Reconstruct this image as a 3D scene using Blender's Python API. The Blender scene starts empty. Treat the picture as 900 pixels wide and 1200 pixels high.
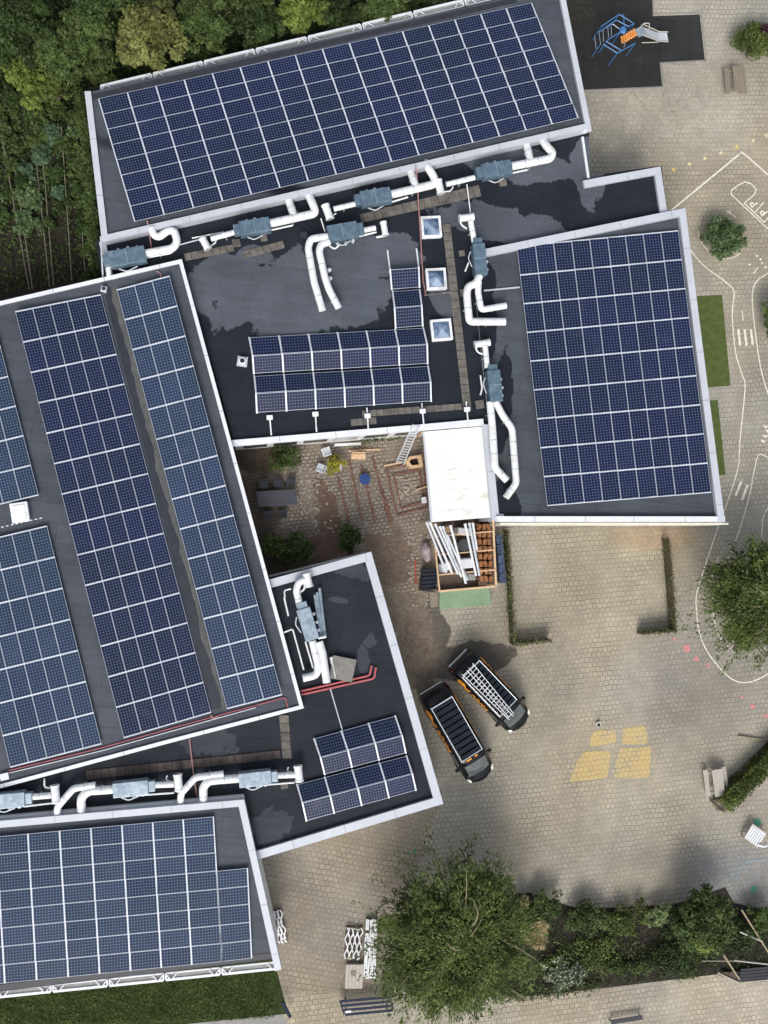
import bpy, math, random
import numpy as np
from mathutils import Vector, Matrix
random.seed(7); rng = np.random.default_rng(7)
scene = bpy.context.scene
COL = scene.collection
R = math.radians
# ------------------------------------------------------------------ camera (drone, pitched a little off straight down)
H, F = 56.0, 1100.0
NAD = (300, 640)     # where the point straight below the camera falls in the photograph
cam_d = bpy.data.cameras.new('camera'); cam = bpy.data.objects.new('camera', cam_d); COL.objects.link(cam)
cam.location = (0, 0, H)
_dn = Vector((NAD[0]-450, 600-NAD[1], -F)).normalized(); _Z = -_dn
_Y = Vector((0,1,0)); _Y = (_Y-_Y.dot(_Z)*_Z).normalized(); _X = _Y.cross(_Z)
CW = Matrix((_X,_Y,_Z))          # camera space -> world space
cam.rotation_euler = CW.to_euler()
cam_d.sensor_fit = 'VERTICAL'; cam_d.sensor_height = 36; cam_d.lens = F/1200*36
cam_d.clip_end = 3000; cam_d.clip_start = .5
scene.camera = cam
def W(px, py, z=0.0):
    d = CW @ Vector(((px-450)/F, (600-py)/F, -1.0))
    t = (z-H)/d.z
    return Vector((d.x*t, d.y*t, z))
def WP(pts, z=0.0): return [W(p[0], p[1], z) for p in pts]
# ------------------------------------------------------------------ mesh builder
class MB:
    def __init__(s): s.v=[]; s.f=[]; s.m=[]
    def add(s, vs, fs, mi=0):
        n=len(s.v); s.v += [tuple(q) for q in vs]
        for f in fs: s.f.append(tuple(i+n for i in f)); s.m.append(mi)
        return s
    def prism(s, poly, z0, z1, mi=0, zt=None):
        n=len(poly)
        a=sum(poly[i][0]*poly[(i+1)%n][1]-poly[(i+1)%n][0]*poly[i][1] for i in range(n))
        if a<0: poly=poly[::-1]; zt = zt[::-1] if zt else None
        vs=[(p[0],p[1],z0) for p in poly]+[(p[0],p[1],(zt[i] if zt else z1)) for i,p in enumerate(poly)]
        fs=[tuple(range(n-1,-1,-1)), tuple(range(n,2*n))]+[(i,(i+1)%n,(i+1)%n+n,i+n) for i in range(n)]
        return s.add(vs,fs,mi)
    def sheet(s, poly, z=None, mi=0):
        n=len(poly)
        a=sum(poly[i][0]*poly[(i+1)%n][1]-poly[(i+1)%n][0]*poly[i][1] for i in range(n))
        if a<0: poly=poly[::-1]
        return s.add([(p[0],p[1],p[2] if z is None else z) for p in poly],[tuple(range(n))],mi)
    def box(s, c, size, rz=0, mi=0, M=None):
        hx,hy,hz=[q/2 for q in size]
        vs=[Vector((x,y,z)) for z in(-hz,hz) for y in(-hy,hy) for x in(-hx,hx)]
        rot=M if M is not None else Matrix.Rotation(rz,3,'Z')
        c=Vector(c); vs=[rot@q+c for q in vs]
        return s.add(vs,[(0,2,3,1),(4,5,7,6),(0,1,5,4),(2,6,7,3),(0,4,6,2),(1,3,7,5)],mi)
    def beam(s, a, b, w, h=None, mi=0, up=Vector((0,0,1))):
        a,b=Vector(a),Vector(b); h=h or w; d=b-a; L=d.length
        if L<1e-6: return s
        d/=L
        if abs(d.dot(up))>.98: up=Vector((0,1,0))
        x=d; y=up.cross(x).normalized(); z=x.cross(y)
        return s.box((a+b)/2,(L,w,h),mi=mi,M=Matrix((x,y,z)).transposed())
    def tube(s, pts, r, seg=10, mi=0, caps=True, round_=0.0, rr=None):
        pts=[Vector(p) for p in pts]
        if round_>0 and len(pts)>2:
            q=[pts[0]]
            for i in range(1,len(pts)-1):
                a,b,c=pts[i-1],pts[i],pts[i+1]
                l=min(round_,(a-b).length*.48,(c-b).length*.48)
                p0=b+(a-b).normalized()*l; p1=b+(c-b).normalized()*l
                for k in range(5):
                    t=k/4; q.append(p0*(1-t)**2+b*2*t*(1-t)+p1*t*t)
            q.append(pts[-1]); pts=q
        n=len(pts); rings=[]
        for i,p in enumerate(pts):
            d=(pts[min(i+1,n-1)]-pts[max(i-1,0)])
            d=d.normalized() if d.length>1e-9 else Vector((0,0,1))
            up=Vector((0,0,1)) if abs(d.z)<.9 else Vector((0,1,0))
            x=up.cross(d).normalized(); y=d.cross(x)
            ri=rr[i] if rr and len(rr)==n else r
            rings.append([p+x*math.cos(6.28318*k/seg)*ri+y*math.sin(6.28318*k/seg)*ri for k in range(seg)])
        vs=[q for g in rings for q in g]; fs=[]
        for i in range(n-1):
            for k in range(seg): fs.append((i*seg+k,i*seg+(k+1)%seg,(i+1)*seg+(k+1)%seg,(i+1)*seg+k))
        if caps: fs.append(tuple(range(seg-1,-1,-1))); fs.append(tuple(range((n-1)*seg,n*seg)))
        return s.add(vs,fs,mi)
    def cyl(s, c, r, h, seg=16, mi=0, r2=None):
        r2=r if r2 is None else r2; c=Vector(c)
        vs=[c+Vector((math.cos(6.28318*k/seg)*r,math.sin(6.28318*k/seg)*r,0)) for k in range(seg)]+[c+Vector((math.cos(6.28318*k/seg)*r2,math.sin(6.28318*k/seg)*r2,h)) for k in range(seg)]
        return s.add(vs,[tuple(range(seg-1,-1,-1)),tuple(range(seg,2*seg))]+[(k,(k+1)%seg,(k+1)%seg+seg,k+seg) for k in range(seg)],mi)
    def ribbon(s, pts, w, z0, z1, side=0, mi=0, closed=False):
        """strip of width w following pts (2D); side 0 centred, +1 to the left, -1 to the right"""
        P=[Vector((p[0],p[1])) for p in pts]; n=len(P)
        def nrm(a,b): d=(b-a).normalized(); return Vector((-d.y,d.x))
        L=[];Rr=[]
        for i in range(n):
            if closed: n0=nrm(P[i-1],P[i]); n1=nrm(P[i],P[(i+1)%n])
            else:
                n0=nrm(P[max(i-1,0)],P[max(i-1,0)+1]); n1=nrm(P[min(i,n-2)],P[min(i,n-2)+1])
            m=(n0+n1).normalized(); k=1/max(.4,m.dot(n0))
            a,b=(w/2,-w/2) if side==0 else ((w,0) if side>0 else (0,-w))
            L.append(P[i]+m*k*a); Rr.append(P[i]+m*k*b)
        cnt=n if closed else n-1
        vs=[(q.x,q.y,z) for z in (z0,z1) for q in L+Rr]; fs=[]
        for i in range(cnt):
            j=(i+1)%n
            l0,l1,r0,r1=i,j,n+i,n+j; o=2*n
            fs.append((r0+o,r1+o,l1+o,l0+o))
            if z1-z0>1e-6:
                fs+= [(l0,l1,r1,r0),(l0+o,l1+o,l1,l0),(r0,r1,r1+o,r0+o)]
        if not closed and z1-z0>1e-6:
            o=2*n; fs+=[(0,n,n+o,o),(n-1,n-1+o,2*n-1+o,2*n-1)]
        if z1-z0<=1e-6:
            vs=vs[2*n:]; fs=[tuple(i-2*n for i in f) for f in fs]
        return s.add(vs,fs,mi)
    def build(s, name, mats, parent=None, smooth=False, loc=None, bevel=0, world=True):
        """verts are world coordinates unless world=False; the object is placed relative to its parent"""
        if not isinstance(mats,(list,tuple)): mats=[mats]
        o0=Vector((0,0,0))
        if world and parent is not None: o0=Vector(parent['_o'])
        elif loc is not None: o0=Vector(loc)
        me=bpy.data.meshes.new(name)
        me.from_pydata([(q[0]-o0.x,q[1]-o0.y,q[2]-o0.z) for q in s.v],[],s.f)
        for m in mats: me.materials.append(m)
        if len(mats)>1: me.polygons.foreach_set('material_index',s.m)
        if smooth: me.polygons.foreach_set('use_smooth',[True]*len(s.f))
        me.update()
        o=bpy.data.objects.new(name,me); COL.objects.link(o)
        if smooth: 
            me.set_sharp_from_angle(angle=R(40)) if hasattr(me,'set_sharp_from_angle') else None
        if parent is not None:
            o.parent=parent
            if not parent.get('_root'):     # nested part: its parent sits at the thing's origin
                pass
            o['_o']=tuple(o0)
        else:
            o.location=o0; o['_o']=tuple(o0)
        if bevel:
            b=o.modifiers.new('bevel','BEVEL'); b.width=bevel; b.segments=2; b.limit_method='ANGLE'; b.angle_limit=R(40)
        return o
def tag(o,label=None,cat=None,group=None,kind=None):
    if label: o['label']=label
    if cat: o['category']=cat
    if group: o['group']=group
    if kind: o['kind']=kind
    return o
def thing(name,label,cat,loc=(0,0,0),group=None,rz=0,kind=None):
    o=bpy.data.objects.new(name,None); COL.objects.link(o); o.location=loc; o.rotation_euler=(0,0,rz)
    o['_o']=tuple(loc); o.empty_display_size=.3
    return tag(o,label,cat,group,kind)
def struct(o): o['kind']='structure'; return o
def dup(root,loc,rz=0,label=None,scale=None):
    r=root.copy(); COL.objects.link(r); r.location=loc; r.rotation_euler=(0,0,rz)
    if label: r['label']=label
    if scale: r.scale=scale
    for ch in [c for c in bpy.data.objects if c.parent==root]:
        c=ch.copy(); COL.objects.link(c); c.parent=r
        for g in [k for k in bpy.data.objects if k.parent==ch]:
            d=g.copy(); COL.objects.link(d); d.parent=c
    return r
# ------------------------------------------------------------------ materials
class NT:
    def __init__(s,name):
        s.mat=bpy.data.materials.new(name); s.mat.use_nodes=True; s.nt=s.mat.node_tree
        s.b=s.nt.nodes['Principled BSDF']; s._pos=None
    def n(s,t,**k):
        o=s.nt.nodes.new(t)
        for a,b in k.items(): setattr(o,a,b)
        return o
    def set(s,sock,v):
        if isinstance(v,bpy.types.NodeSocket): s.nt.links.new(v,sock)
        else:
            if sock.type=='RGBA' and len(v)==3: v=(*v,1)
            sock.default_value=v
    @property
    def pos(s):
        if s._pos is None: s._pos=s.n('ShaderNodeNewGeometry').outputs['Position']
        return s._pos
    def obj(s): return s.n('ShaderNodeTexCoord').outputs['Object']
    def m(s,op,a,b=None,c=None,clamp=False):
        o=s.n('ShaderNodeMath',operation=op,use_clamp=clamp)
        for i,x in enumerate((a,b,c)):
            if x is not None: s.set(o.inputs[i],x)
        return o.outputs[0]
    def noise(s,vec,scale,detail=4,rough=.55,dist=0):
        o=s.n('ShaderNodeTexNoise'); s.set(o.inputs['Vector'],vec); o.inputs['Scale'].default_value=scale
        o.inputs['Detail'].default_value=detail; o.inputs['Roughness'].default_value=rough; o.inputs['Distortion'].default_value=dist
        return o.outputs['Fac']
    def ramp(s,f,a,b,lo=0.,hi=1.):
        o=s.n('ShaderNodeMapRange',interpolation_type='SMOOTHSTEP'); s.set(o.inputs[0],f)
        for i,x in enumerate((a,b,lo,hi)): o.inputs[i+1].default_value=x
        return o.outputs[0]
    def mix(s,f,a,b,mode='MIX'):
        o=s.n('ShaderNodeMix',data_type='RGBA',blend_type=mode)
        s.set(o.inputs[0],f); s.set(o.inputs[6],a); s.set(o.inputs[7],b); return o.outputs[2]
    def xyz(s,vec):
        o=s.n('ShaderNodeSeparateXYZ'); s.set(o.inputs[0],vec); return o.outputs
    def rot(s,vec,rz,scale=(1,1,1),loc=(0,0,0)):
        o=s.n('ShaderNodeMapping'); s.set(o.inputs[0],vec); o.inputs['Rotation'].default_value=(0,0,rz); o.inputs['Scale'].default_value=scale
        o.inputs['Location'].default_value=loc; return o.outputs[0]
    def bump(s,h,st=.3,d=.02):
        o=s.n('ShaderNodeBump'); o.inputs['Strength'].default_value=st; o.inputs['Distance'].default_value=d
        s.set(o.inputs['Height'],h); s.set(s.b.inputs['Normal'],o.outputs[0])
    def patches(s,lst,noise_amp=.5,nscale=.8,edge=.08,detail=5):
        """stains with shapes of their own: (px,py,rx_px,ry_px,rot_deg,z) ellipses with ragged edges"""
        out=None; P=s.xyz(s.pos); nz=s.noise(s.pos,nscale,detail,.6)
        for (px,py,rx,ry,rd,z) in lst:
            c=W(px,py,z); k=20.0; a=R(rd); ca,sa=math.cos(a),math.sin(a)
            dx=s.m('SUBTRACT',P[0],c.x); dy=s.m('SUBTRACT',P[1],c.y)
            u=s.m('DIVIDE',s.m('ADD',s.m('MULTIPLY',dx,ca),s.m('MULTIPLY',dy,sa)),rx/k)
            v=s.m('DIVIDE',s.m('SUBTRACT',s.m('MULTIPLY',dy,ca),s.m('MULTIPLY',dx,sa)),ry/k)
            d=s.m('SQRT',s.m('ADD',s.m('MULTIPLY',u,u),s.m('MULTIPLY',v,v)))
            d=s.m('ADD',d,s.m('MULTIPLY',s.m('SUBTRACT',nz,.5),noise_amp*2))
            w=s.ramp(d,1-edge,1+edge,1,0)
            out=w if out is None else s.m('MAXIMUM',out,w)
        return out
    def done(s,col,rough=.6,metal=0,spec=.5):
        s.set(s.b.inputs['Base Color'],col); s.set(s.b.inputs['Roughness'],rough); s.set(s.b.inputs['Metallic'],metal)
        s.b.inputs['Specular IOR Level'].default_value=spec
        return s.mat
def mat(name,c,rough=.6,metal=0,var=.12,vs=2.0,bump=0,bs=30,spec=.5,stain=None,ss=.6):
    t=NT(name); vec=t.pos
    f=t.noise(vec,vs,5,.6); k=t.ramp(f,.3,.7,1-var,1+var)
    col=t.mix(1.0,(*c,1),t.n('ShaderNodeCombineColor').outputs[0],'MULTIPLY') if False else None
    o=t.n('ShaderNodeVectorMath',operation='SCALE'); o.inputs[0].default_value=c; t.set(o.inputs['Scale'],k); col=o.outputs[0]
    if stain:
        g=t.ramp(t.noise(vec,ss,6,.65),.52,.68); col=t.mix(g,col,stain)
    if bump: t.bump(t.noise(vec,bs,4),bump,.02)
    return t.done(col,rough,metal,spec)
def paver(name,rot,c1,c2,mortar,bw=.315,bh=.30,tint=None,tamt=.8,patches=None,offs=.5,ms=.016,worn=.35):
    t=NT(name); v=t.rot(t.pos,rot)
    # pavers are not perfectly in line: wobble the lookup a little
    wob=t.n('ShaderNodeTexNoise'); t.set(wob.inputs['Vector'],t.pos); wob.inputs['Scale'].default_value=.7; wob.inputs['Detail'].default_value=2
    sub=t.n('ShaderNodeVectorMath',operation='SUBTRACT'); t.set(sub.inputs[0],wob.outputs['Color']); sub.inputs[1].default_value=(.5,.5,.5)
    sc=t.n('ShaderNodeVectorMath',operation='SCALE'); t.set(sc.inputs[0],sub.outputs[0]); sc.inputs['Scale'].default_value=.22
    ad=t.n('ShaderNodeVectorMath',operation='ADD'); t.set(ad.inputs[0],v); t.set(ad.inputs[1],sc.outputs[0])
    b=t.n('ShaderNodeTexBrick',offset=offs,offset_frequency=2,squash=1.0)
    t.set(b.inputs['Vector'],ad.outputs[0]); b.inputs['Scale'].default_value=1
    t.set(b.inputs['Color1'],c1); t.set(b.inputs['Color2'],c2); t.set(b.inputs['Mortar'],mortar)
    b.inputs['Mortar Size'].default_value=ms; b.inputs['Mortar Smooth'].default_value=.3
    b.inputs['Brick Width'].default_value=bw; b.inputs['Row Height'].default_value=bh; b.inputs['Bias'].default_value=0
    col=b.outputs['Color']; av=[(p+q)/2 for p,q in zip(c1,c2)]
    fade=t.ramp(t.noise(t.pos,.45,4,.7),.42,.60,.62,.08); col=t.mix(fade,col,(*av,1))
    big=t.noise(t.pos,.12,5,.6); mid=t.noise(t.pos,.9,5,.65); fine=t.noise(t.pos,9,3,.6)
    k=t.m('MULTIPLY',t.ramp(big,.3,.7,.80,1.14),t.m('MULTIPLY',t.ramp(mid,.3,.7,.88,1.10),t.ramp(fine,.3,.7,.9,1.1)))
    o=t.n('ShaderNodeVectorMath',operation='SCALE'); t.set(o.inputs[0],col); t.set(o.inputs['Scale'],k); col=o.outputs[0]
    tw=t.ramp(t.noise(t.pos,.07,3),.4,.62); col=t.mix(t.m('MULTIPLY',tw,.8),col,(1.06,.99,.86,1),'MULTIPLY')
    if tint:
        w=t.m('MULTIPLY',t.ramp(mid,.72,.45,1-worn*1.6,1),t.m('SUBTRACT',1,t.m('MULTIPLY',b.outputs['Fac'],.6)))
        w=t.m('MULTIPLY',w,tamt); col=t.mix(w,col,(*tint,1))
    if patches:
        for (lst,c,amt,na,ns,ed) in patches:
            w=t.m('MULTIPLY',t.patches(lst,na,ns,ed),amt); sv=t.n('ShaderNodeVectorMath',operation='SCALE'); sv.inputs[0].default_value=c; t.set(sv.inputs['Scale'],t.m('MULTIPLY',k,t.ramp(t.noise(t.pos,3.5,6,.7),.3,.7,.72,1.28)))
            col=t.mix(w,col,sv.outputs[0])
    t.bump(t.m('SUBTRACT',fine,b.outputs['Fac']),.5,.01)
    return t.done(col,.85,0,.25)
# ------------------------------------------------------------------ material library
M={}
M['white']=mat('white_paint',(.72,.74,.78),.45,0,.06,1.5,stain=(.5,.5,.47,1),ss=.9)
M['duct']=mat('white_coated_duct',(.70,.72,.73),.45,0,.08,4,spec=.4,stain=(.60,.60,.57,1),ss=1.6)
M['band']=mat('duct_band',(.45,.48,.50),.4,.4,.1)
M['cap']=mat('aluminium_coping',(.49,.52,.57),.5,.1,.06,.7,stain=(.48,.50,.54,1),ss=.5)
M['cap_bright']=mat('bright_coping',(.66,.68,.71),.45,0,.05,.8)
M['cream']=mat('cream_fascia',(.62,.60,.52),.6,0,.1,1.2,stain=(.45,.43,.36,1))
M['alu']=mat('anodised_aluminium',(.62,.66,.70),.35,.35,.04,5)
M['joint']=mat('coping_joint',(.30,.32,.35),.5,.1,.2)
M['rail']=mat('bright_rail',(.60,.63,.68),.4,.1,.04,5)
M['steel']=mat('galvanised_steel',(.30,.37,.43),.4,.45,.22,3.5,stain=(.20,.27,.34,1),ss=2)
M['steel_blue']=mat('blue_grey_casing',(.095,.15,.20),.4,.15,.2,3,stain=(.15,.21,.26,1),ss=1.5)
M['black']=mat('black_rubber',(.012,.012,.014),.55,0,.1)
M['dark']=mat('dark_metal',(.03,.032,.04),.45,.2,.15,4)
M['red']=mat('red_pipe_insulation',(.42,.10,.11),.55,0,.1,6)
M['pink']=mat('faded_red_cable_tray',(.33,.17,.17),.6,0,.15,5)
M['wallw']=mat('white_wall_panel',(.60,.61,.62),.6,0,.06,1)
M['brickwall']=mat('brick_wall',(.20,.13,.10),.85,0,.2,6,bump=.4)
M['wood']=mat('new_timber',(.58,.40,.24),.7,0,.18,8,bump=.2)
M['oldwood']=mat('weathered_timber',(.22,.19,.14),.8,0,.2,9,bump=.3)
M['darkwood']=mat('dark_timber',(.09,.06,.045),.8,0,.25,9,bump=.3)
M['graywood']=mat('bleached_timber',(.42,.39,.34),.8,0,.15,9,bump=.2)
M['tile']=mat('concrete_roof_tile',(.125,.115,.10),.85,0,.28,2.3,bump=.3,stain=(.07,.063,.055,1),ss=.7)
M['tile_dark']=mat('stained_roof_tile',(.065,.05,.043),.8,0,.3,2,bump=.3)
M['bark']=mat('bark',(.13,.10,.07),.9,0,.25,8,bump=.4)
M['palebark']=mat('pale_bark',(.26,.22,.14),.9,0,.25,8,bump=.3)
M['carpaint']=mat('black_car_paint',(.004,.0045,.006),.18,0,.05,1,spec=.28)
M['glass']=mat('dark_vehicle_glass',(.03,.036,.042),.08,0,.05,1,spec=.7)
M['screen']=mat('sheen_windscreen',(.085,.10,.105),.12,0,.25,3,spec=.7)  # paler than the other panes: glossy highlight put into the colour
M['lens']=mat('headlight_lens',(.75,.77,.72),.15,0,.1,20)
M['orange']=mat('orange_vinyl',(.75,.30,.03),.45,0,.1,6)
M['redlens']=mat('red_lamp_lens',(.35,.02,.02),.2,0,.1)
M['purple']=mat('purple_vinyl',(.05,.01,.06),.4,0,.1)
M['navy']=mat('navy_metal',(.012,.020,.048),.5,0,.15,4,spec=.15)
M['bluepaint']=mat('blue_painted_steel',(.05,.17,.38),.4,0,.1)
M['bluetarp']=mat('blue_grey_plastic',(.03,.05,.10),.5,0,.4,3,stain=(.08,.12,.18,1),ss=3)
M['orangepl']=mat('orange_plastic',(.75,.27,.05),.4,0,.1)
M['green_ply']=mat('green_board',(.19,.29,.17),.7,0,.12,1.2,stain=(.15,.23,.13,1))
M['whitesheet']=mat('white_roof_sheet',(.78,.79,.77),.5,0,.04,.8,stain=(.62,.60,.55,1),ss=.9)
M['soil']=mat('dark_soil',(.022,.016,.012),.95,0,.35,3,bump=.6,bs=12)
M['soil_dark']=mat('leaf_litter_soil',(.018,.017,.011),.95,0,.4,4,bump=.6,bs=10)
M['dirt']=mat('trodden_earth',(.125,.092,.068),.95,0,.22,1.6,bump=.5,bs=14,stain=(.095,.075,.06,1))
M['concrete']=mat('grey_concrete',(.26,.255,.24),.9,0,.15,1.5,bump=.3)
M['brickedge']=mat('brick_edging',(.17,.085,.06),.9,0,.3,7,bump=.4)
M['stone']=mat('pale_cobble',(.30,.26,.21),.9,0,.3,9)
M['linepaint']=mat('road_line_paint',(.70,.66,.55),.8,0,.16,5,stain=(.5,.46,.38,1),ss=3)
M['pot']=mat('grey_plastic_pot',(.06,.07,.075),.5,0,.1)
M['bluepl']=mat('blue_plastic_lid',(.018,.05,.18),.4,0,.12,4)
M['redpl']=mat('red_plastic',(.40,.06,.04),.5,0,.1)
M['terracotta']=mat('orange_brick_stack',(.30,.13,.055),.85,0,.35,9,bump=.5)
M['pinkcloth']=mat('pale_tarpaulin',(.36,.29,.31),.7,0,.2,3,bump=.3,bs=6)
def roofmat(name,base,wet,lst,dry=None,dlst=None,na=.55,ns=.45,ed=.05):
    t=NT(name); f=t.noise(t.pos,.35,5,.6); g=t.noise(t.pos,7,4,.6); st=t.noise(t.rot(t.pos,.2,(.35,2.2,1)),1.0,5,.65)
    k=t.m('MULTIPLY',t.ramp(f,.3,.7,.86,1.14),t.m('MULTIPLY',t.ramp(g,.3,.7,.93,1.07),t.ramp(st,.3,.7,.92,1.08)))
    # welted seams of the bitumen sheets
    b=t.n('ShaderNodeTexBrick',offset=.37); t.set(b.inputs['Vector'],t.rot(t.pos,.12)); b.inputs['Scale'].default_value=1
    t.set(b.inputs['Color1'],(1,1,1,1)); t.set(b.inputs['Color2'],(.86,.87,.88,1)); t.set(b.inputs['Mortar'],(.55,.55,.55,1))
    b.inputs['Brick Width'].default_value=5.3; b.inputs['Row Height'].default_value=1.05; b.inputs['Mortar Size'].default_value=.012
    o=t.n('ShaderNodeVectorMath',operation='SCALE'); o.inputs[0].default_value=base; t.set(o.inputs['Scale'],k)
    col=t.mix(1.0,o.outputs[0],b.outputs['Color'],'MULTIPLY'); rough=.55
    if dlst:
        w=t.patches(dlst,na,ns,ed); k2=t.n('ShaderNodeVectorMath',operation='SCALE'); k2.inputs[0].default_value=dry; t.set(k2.inputs['Scale'],k)
        col=t.mix(w,col,t.mix(.6,k2.outputs[0],t.mix(1.0,k2.outputs[0],b.outputs['Color'],'MULTIPLY')))
    if lst:
        w=t.patches(lst,na,ns,ed); col=t.mix(w,col,(*wet,1)); rough=t.mix(w,(.7,.7,.7,1),(.30,.30,.30,1))
    t.bump(g,.25,.01)
    return t.done(col,rough,0,.12)
GREY=(.072,.082,.100); WET=(.016,.019,.026); DRY=(.10,.112,.132)
# solar cells: 10 x 6 cells with chamfered corners on a pale back sheet; the paler blue set has sky reflection painted in
def cellmat(name,ca,cb,cc,grid,ga):
    t=NT(name); P=t.xyz(t.obj())
    p=.1585
    def fr(c,n): 
        a=t.m('ADD',t.m('DIVIDE',c,p),n); return t.m('ABSOLUTE',t.m('SUBTRACT',t.m('FRACT',a),.5))
    ax=fr(P[0],20.0); ay=fr(P[1],20.0)
    edge=t.ramp(t.m('MAXIMUM',ax,ay),.455,.485); cor=t.ramp(t.m('ADD',ax,ay),.80,.86)
    w=t.m('MAXIMUM',t.m('MULTIPLY',edge,.6),cor)
    bb=t.m('ABSOLUTE',t.m('SUBTRACT',t.m('FRACT',t.m('MULTIPLY',t.m('ADD',t.m('DIVIDE',P[1],p),20.),2.)),.5)); bb=t.m('MULTIPLY',t.ramp(bb,.06,.03),.16)
    w=t.m('MULTIPLY',t.m('MAXIMUM',w,bb),ga)
    inf=t.n('ShaderNodeObjectInfo').outputs['Random']
    nz=t.noise(t.pos,.22,4); dust=t.ramp(t.noise(t.pos,1.1,6,.7),.55,.8)
    c0=t.mix(inf,(*ca,1),(*cb,1)); c0=t.mix(t.ramp(nz,.38,.62),c0,(*cc,1))
    col=t.mix(w,c0,(*grid,1)); col=t.mix(t.m('MULTIPLY',dust,.10),col,(.20,.20,.19,1))
    t.set(t.b.inputs['Coat Weight'],.28); t.b.inputs['Coat Roughness'].default_value=.03
    return t.done(col,.5,0,.08)
M['cells']=cellmat('dark_solar_cells',(.004,.0064,.027),(.0072,.011,.041),(.005,.0095,.024),(.15,.20,.36),.95)
M['cells_sheen']=cellmat('sky_sheen_solar_cells',(.010,.018,.048),(.020,.034,.072),(.013,.026,.050),(.20,.28,.42),.9)
# leaves: many tints, one leaf one tint
def leafmat(name,cols,rough=.55,trans=.25):
    t=NT(name); rnd=t.n('ShaderNodeNewGeometry').outputs['Random Per Island']
    cr=t.n('ShaderNodeValToRGB'); t.set(cr.inputs[0],rnd); e=cr.color_ramp.elements
    while len(e)<len(cols): e.new(.5)
    for i,c in enumerate(cols): e[i].position=i/(len(cols)-1)*.999; e[i].color=(*c,1)
    nz=t.ramp(t.noise(t.pos,.7,5,.65),.3,.7,.6,1.5)
    o=t.n('ShaderNodeVectorMath',operation='SCALE'); t.set(o.inputs[0],cr.outputs[0]); t.set(o.inputs['Scale'],nz)
    t.done(o.outputs[0],rough,0,.2)
    tr=t.n('ShaderNodeBsdfTranslucent'); t.set(tr.inputs[0],o.outputs[0]); mx=t.n('ShaderNodeMixShader'); mx.inputs[0].default_value=trans
    t.nt.links.new(t.b.outputs[0],mx.inputs[1]); t.nt.links.new(tr.outputs[0],mx.inputs[2])
    t.nt.links.new(mx.outputs[0],t.nt.nodes['Material Output'].inputs[0]); return t.mat
L={}
L['dark']=leafmat('dark_green_leaves',[(.022,.040,.012),(.036,.060,.017),(.056,.086,.024),(.028,.048,.015)])
L['mid']=leafmat('green_leaves',[(.036,.062,.017),(.058,.092,.026),(.088,.122,.035),(.046,.074,.022)])
L['yell']=leafmat('yellowing_leaves',[(.14,.155,.045),(.21,.215,.07),(.10,.125,.035),(.17,.16,.055)])
L['lime']=leafmat('lime_leaves',[(.10,.16,.03),(.15,.20,.04),(.07,.12,.025),(.19,.21,.05)])
L['blue']=leafmat('cabbage_leaves',[(.06,.105,.055),(.09,.145,.08),(.045,.08,.04)])
L['laurel']=leafmat('laurel_leaves',[(.035,.060,.022),(.09,.14,.05),(.05,.09,.03),(.18,.24,.12),(.028,.05,.02)])
L['olive']=leafmat('olive_leaves',[(.042,.064,.018),(.078,.115,.028),(.122,.166,.042),(.060,.090,.024),(.17,.205,.065)])
L['hedge']=leafmat('hedge_leaves',[(.045,.075,.016),(.085,.12,.03),(.13,.15,.045),(.06,.09,.02)])
L['tan']=leafmat('dry_grass_blades',[(.36,.28,.15),(.50,.41,.24),(.26,.20,.10)])
L['purple']=leafmat('purple_leaves',[(.035,.012,.018),(.06,.02,.028),(.025,.012,.012)])
L['flower']=leafmat('white_flowers_and_leaves',[(.03,.06,.02),(.04,.08,.02),(.55,.58,.45),(.05,.09,.03)])
L['yflower']=leafmat('yellow_flowers_and_leaves',[(.06,.09,.02),(.45,.37,.03),(.10,.13,.03),(.30,.28,.04)])
L['vari']=leafmat('variegated_leaves',[(.06,.11,.03),(.35,.40,.20),(.10,.17,.05),(.22,.28,.12)])
def leaf_mesh(cent,nrm,dirs,ln,wd):
    """one bent four-cornered leaf per centre; numpy arrays"""
    n=len(cent); nrm/=np.linalg.norm(nrm,axis=1,keepdims=True)+1e-9
    d=dirs-(dirs*nrm).sum(1,keepdims=True)*nrm; d/=np.linalg.norm(d,axis=1,keepdims=True)+1e-9
    s=np.cross(nrm,d); ln=ln[:,None]; wd=wd[:,None]
    a=cent-d*ln*.5-nrm*ln*.08; c=cent+d*ln*.5-nrm*ln*.12; b=cent+s*wd*.5; e=cent-s*wd*.5
    return np.stack([a,e,c,b],1).reshape(-1,3)
def mesh_quads(name,verts,matl,parent=None,loc=None,kind=None,label=None,cat=None,group=None):
    n=len(verts)//4; o0=np.array(parent['_o'] if parent is not None else (loc or (0,0,0)))
    me=bpy.data.meshes.new(name); v=(verts-o0).astype(np.float32)
    me.vertices.add(4*n); me.vertices.foreach_set('co',v.ravel())
    me.loops.add(4*n); me.loops.foreach_set('vertex_index',np.arange(4*n,dtype=np.int32))
    me.polygons.add(n); me.polygons.foreach_set('loop_start',np.arange(0,4*n,4,dtype=np.int32))
    me.materials.append(matl); me.update(calc_edges=True); me.validate()
    o=bpy.data.objects.new(name,me); COL.objects.link(o)
    if parent is not None: o.parent=parent
    else: o.location=[float(q) for q in o0]
    o['_o']=[float(q) for q in o0]
    return tag(o,label,cat,group,kind)
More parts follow.
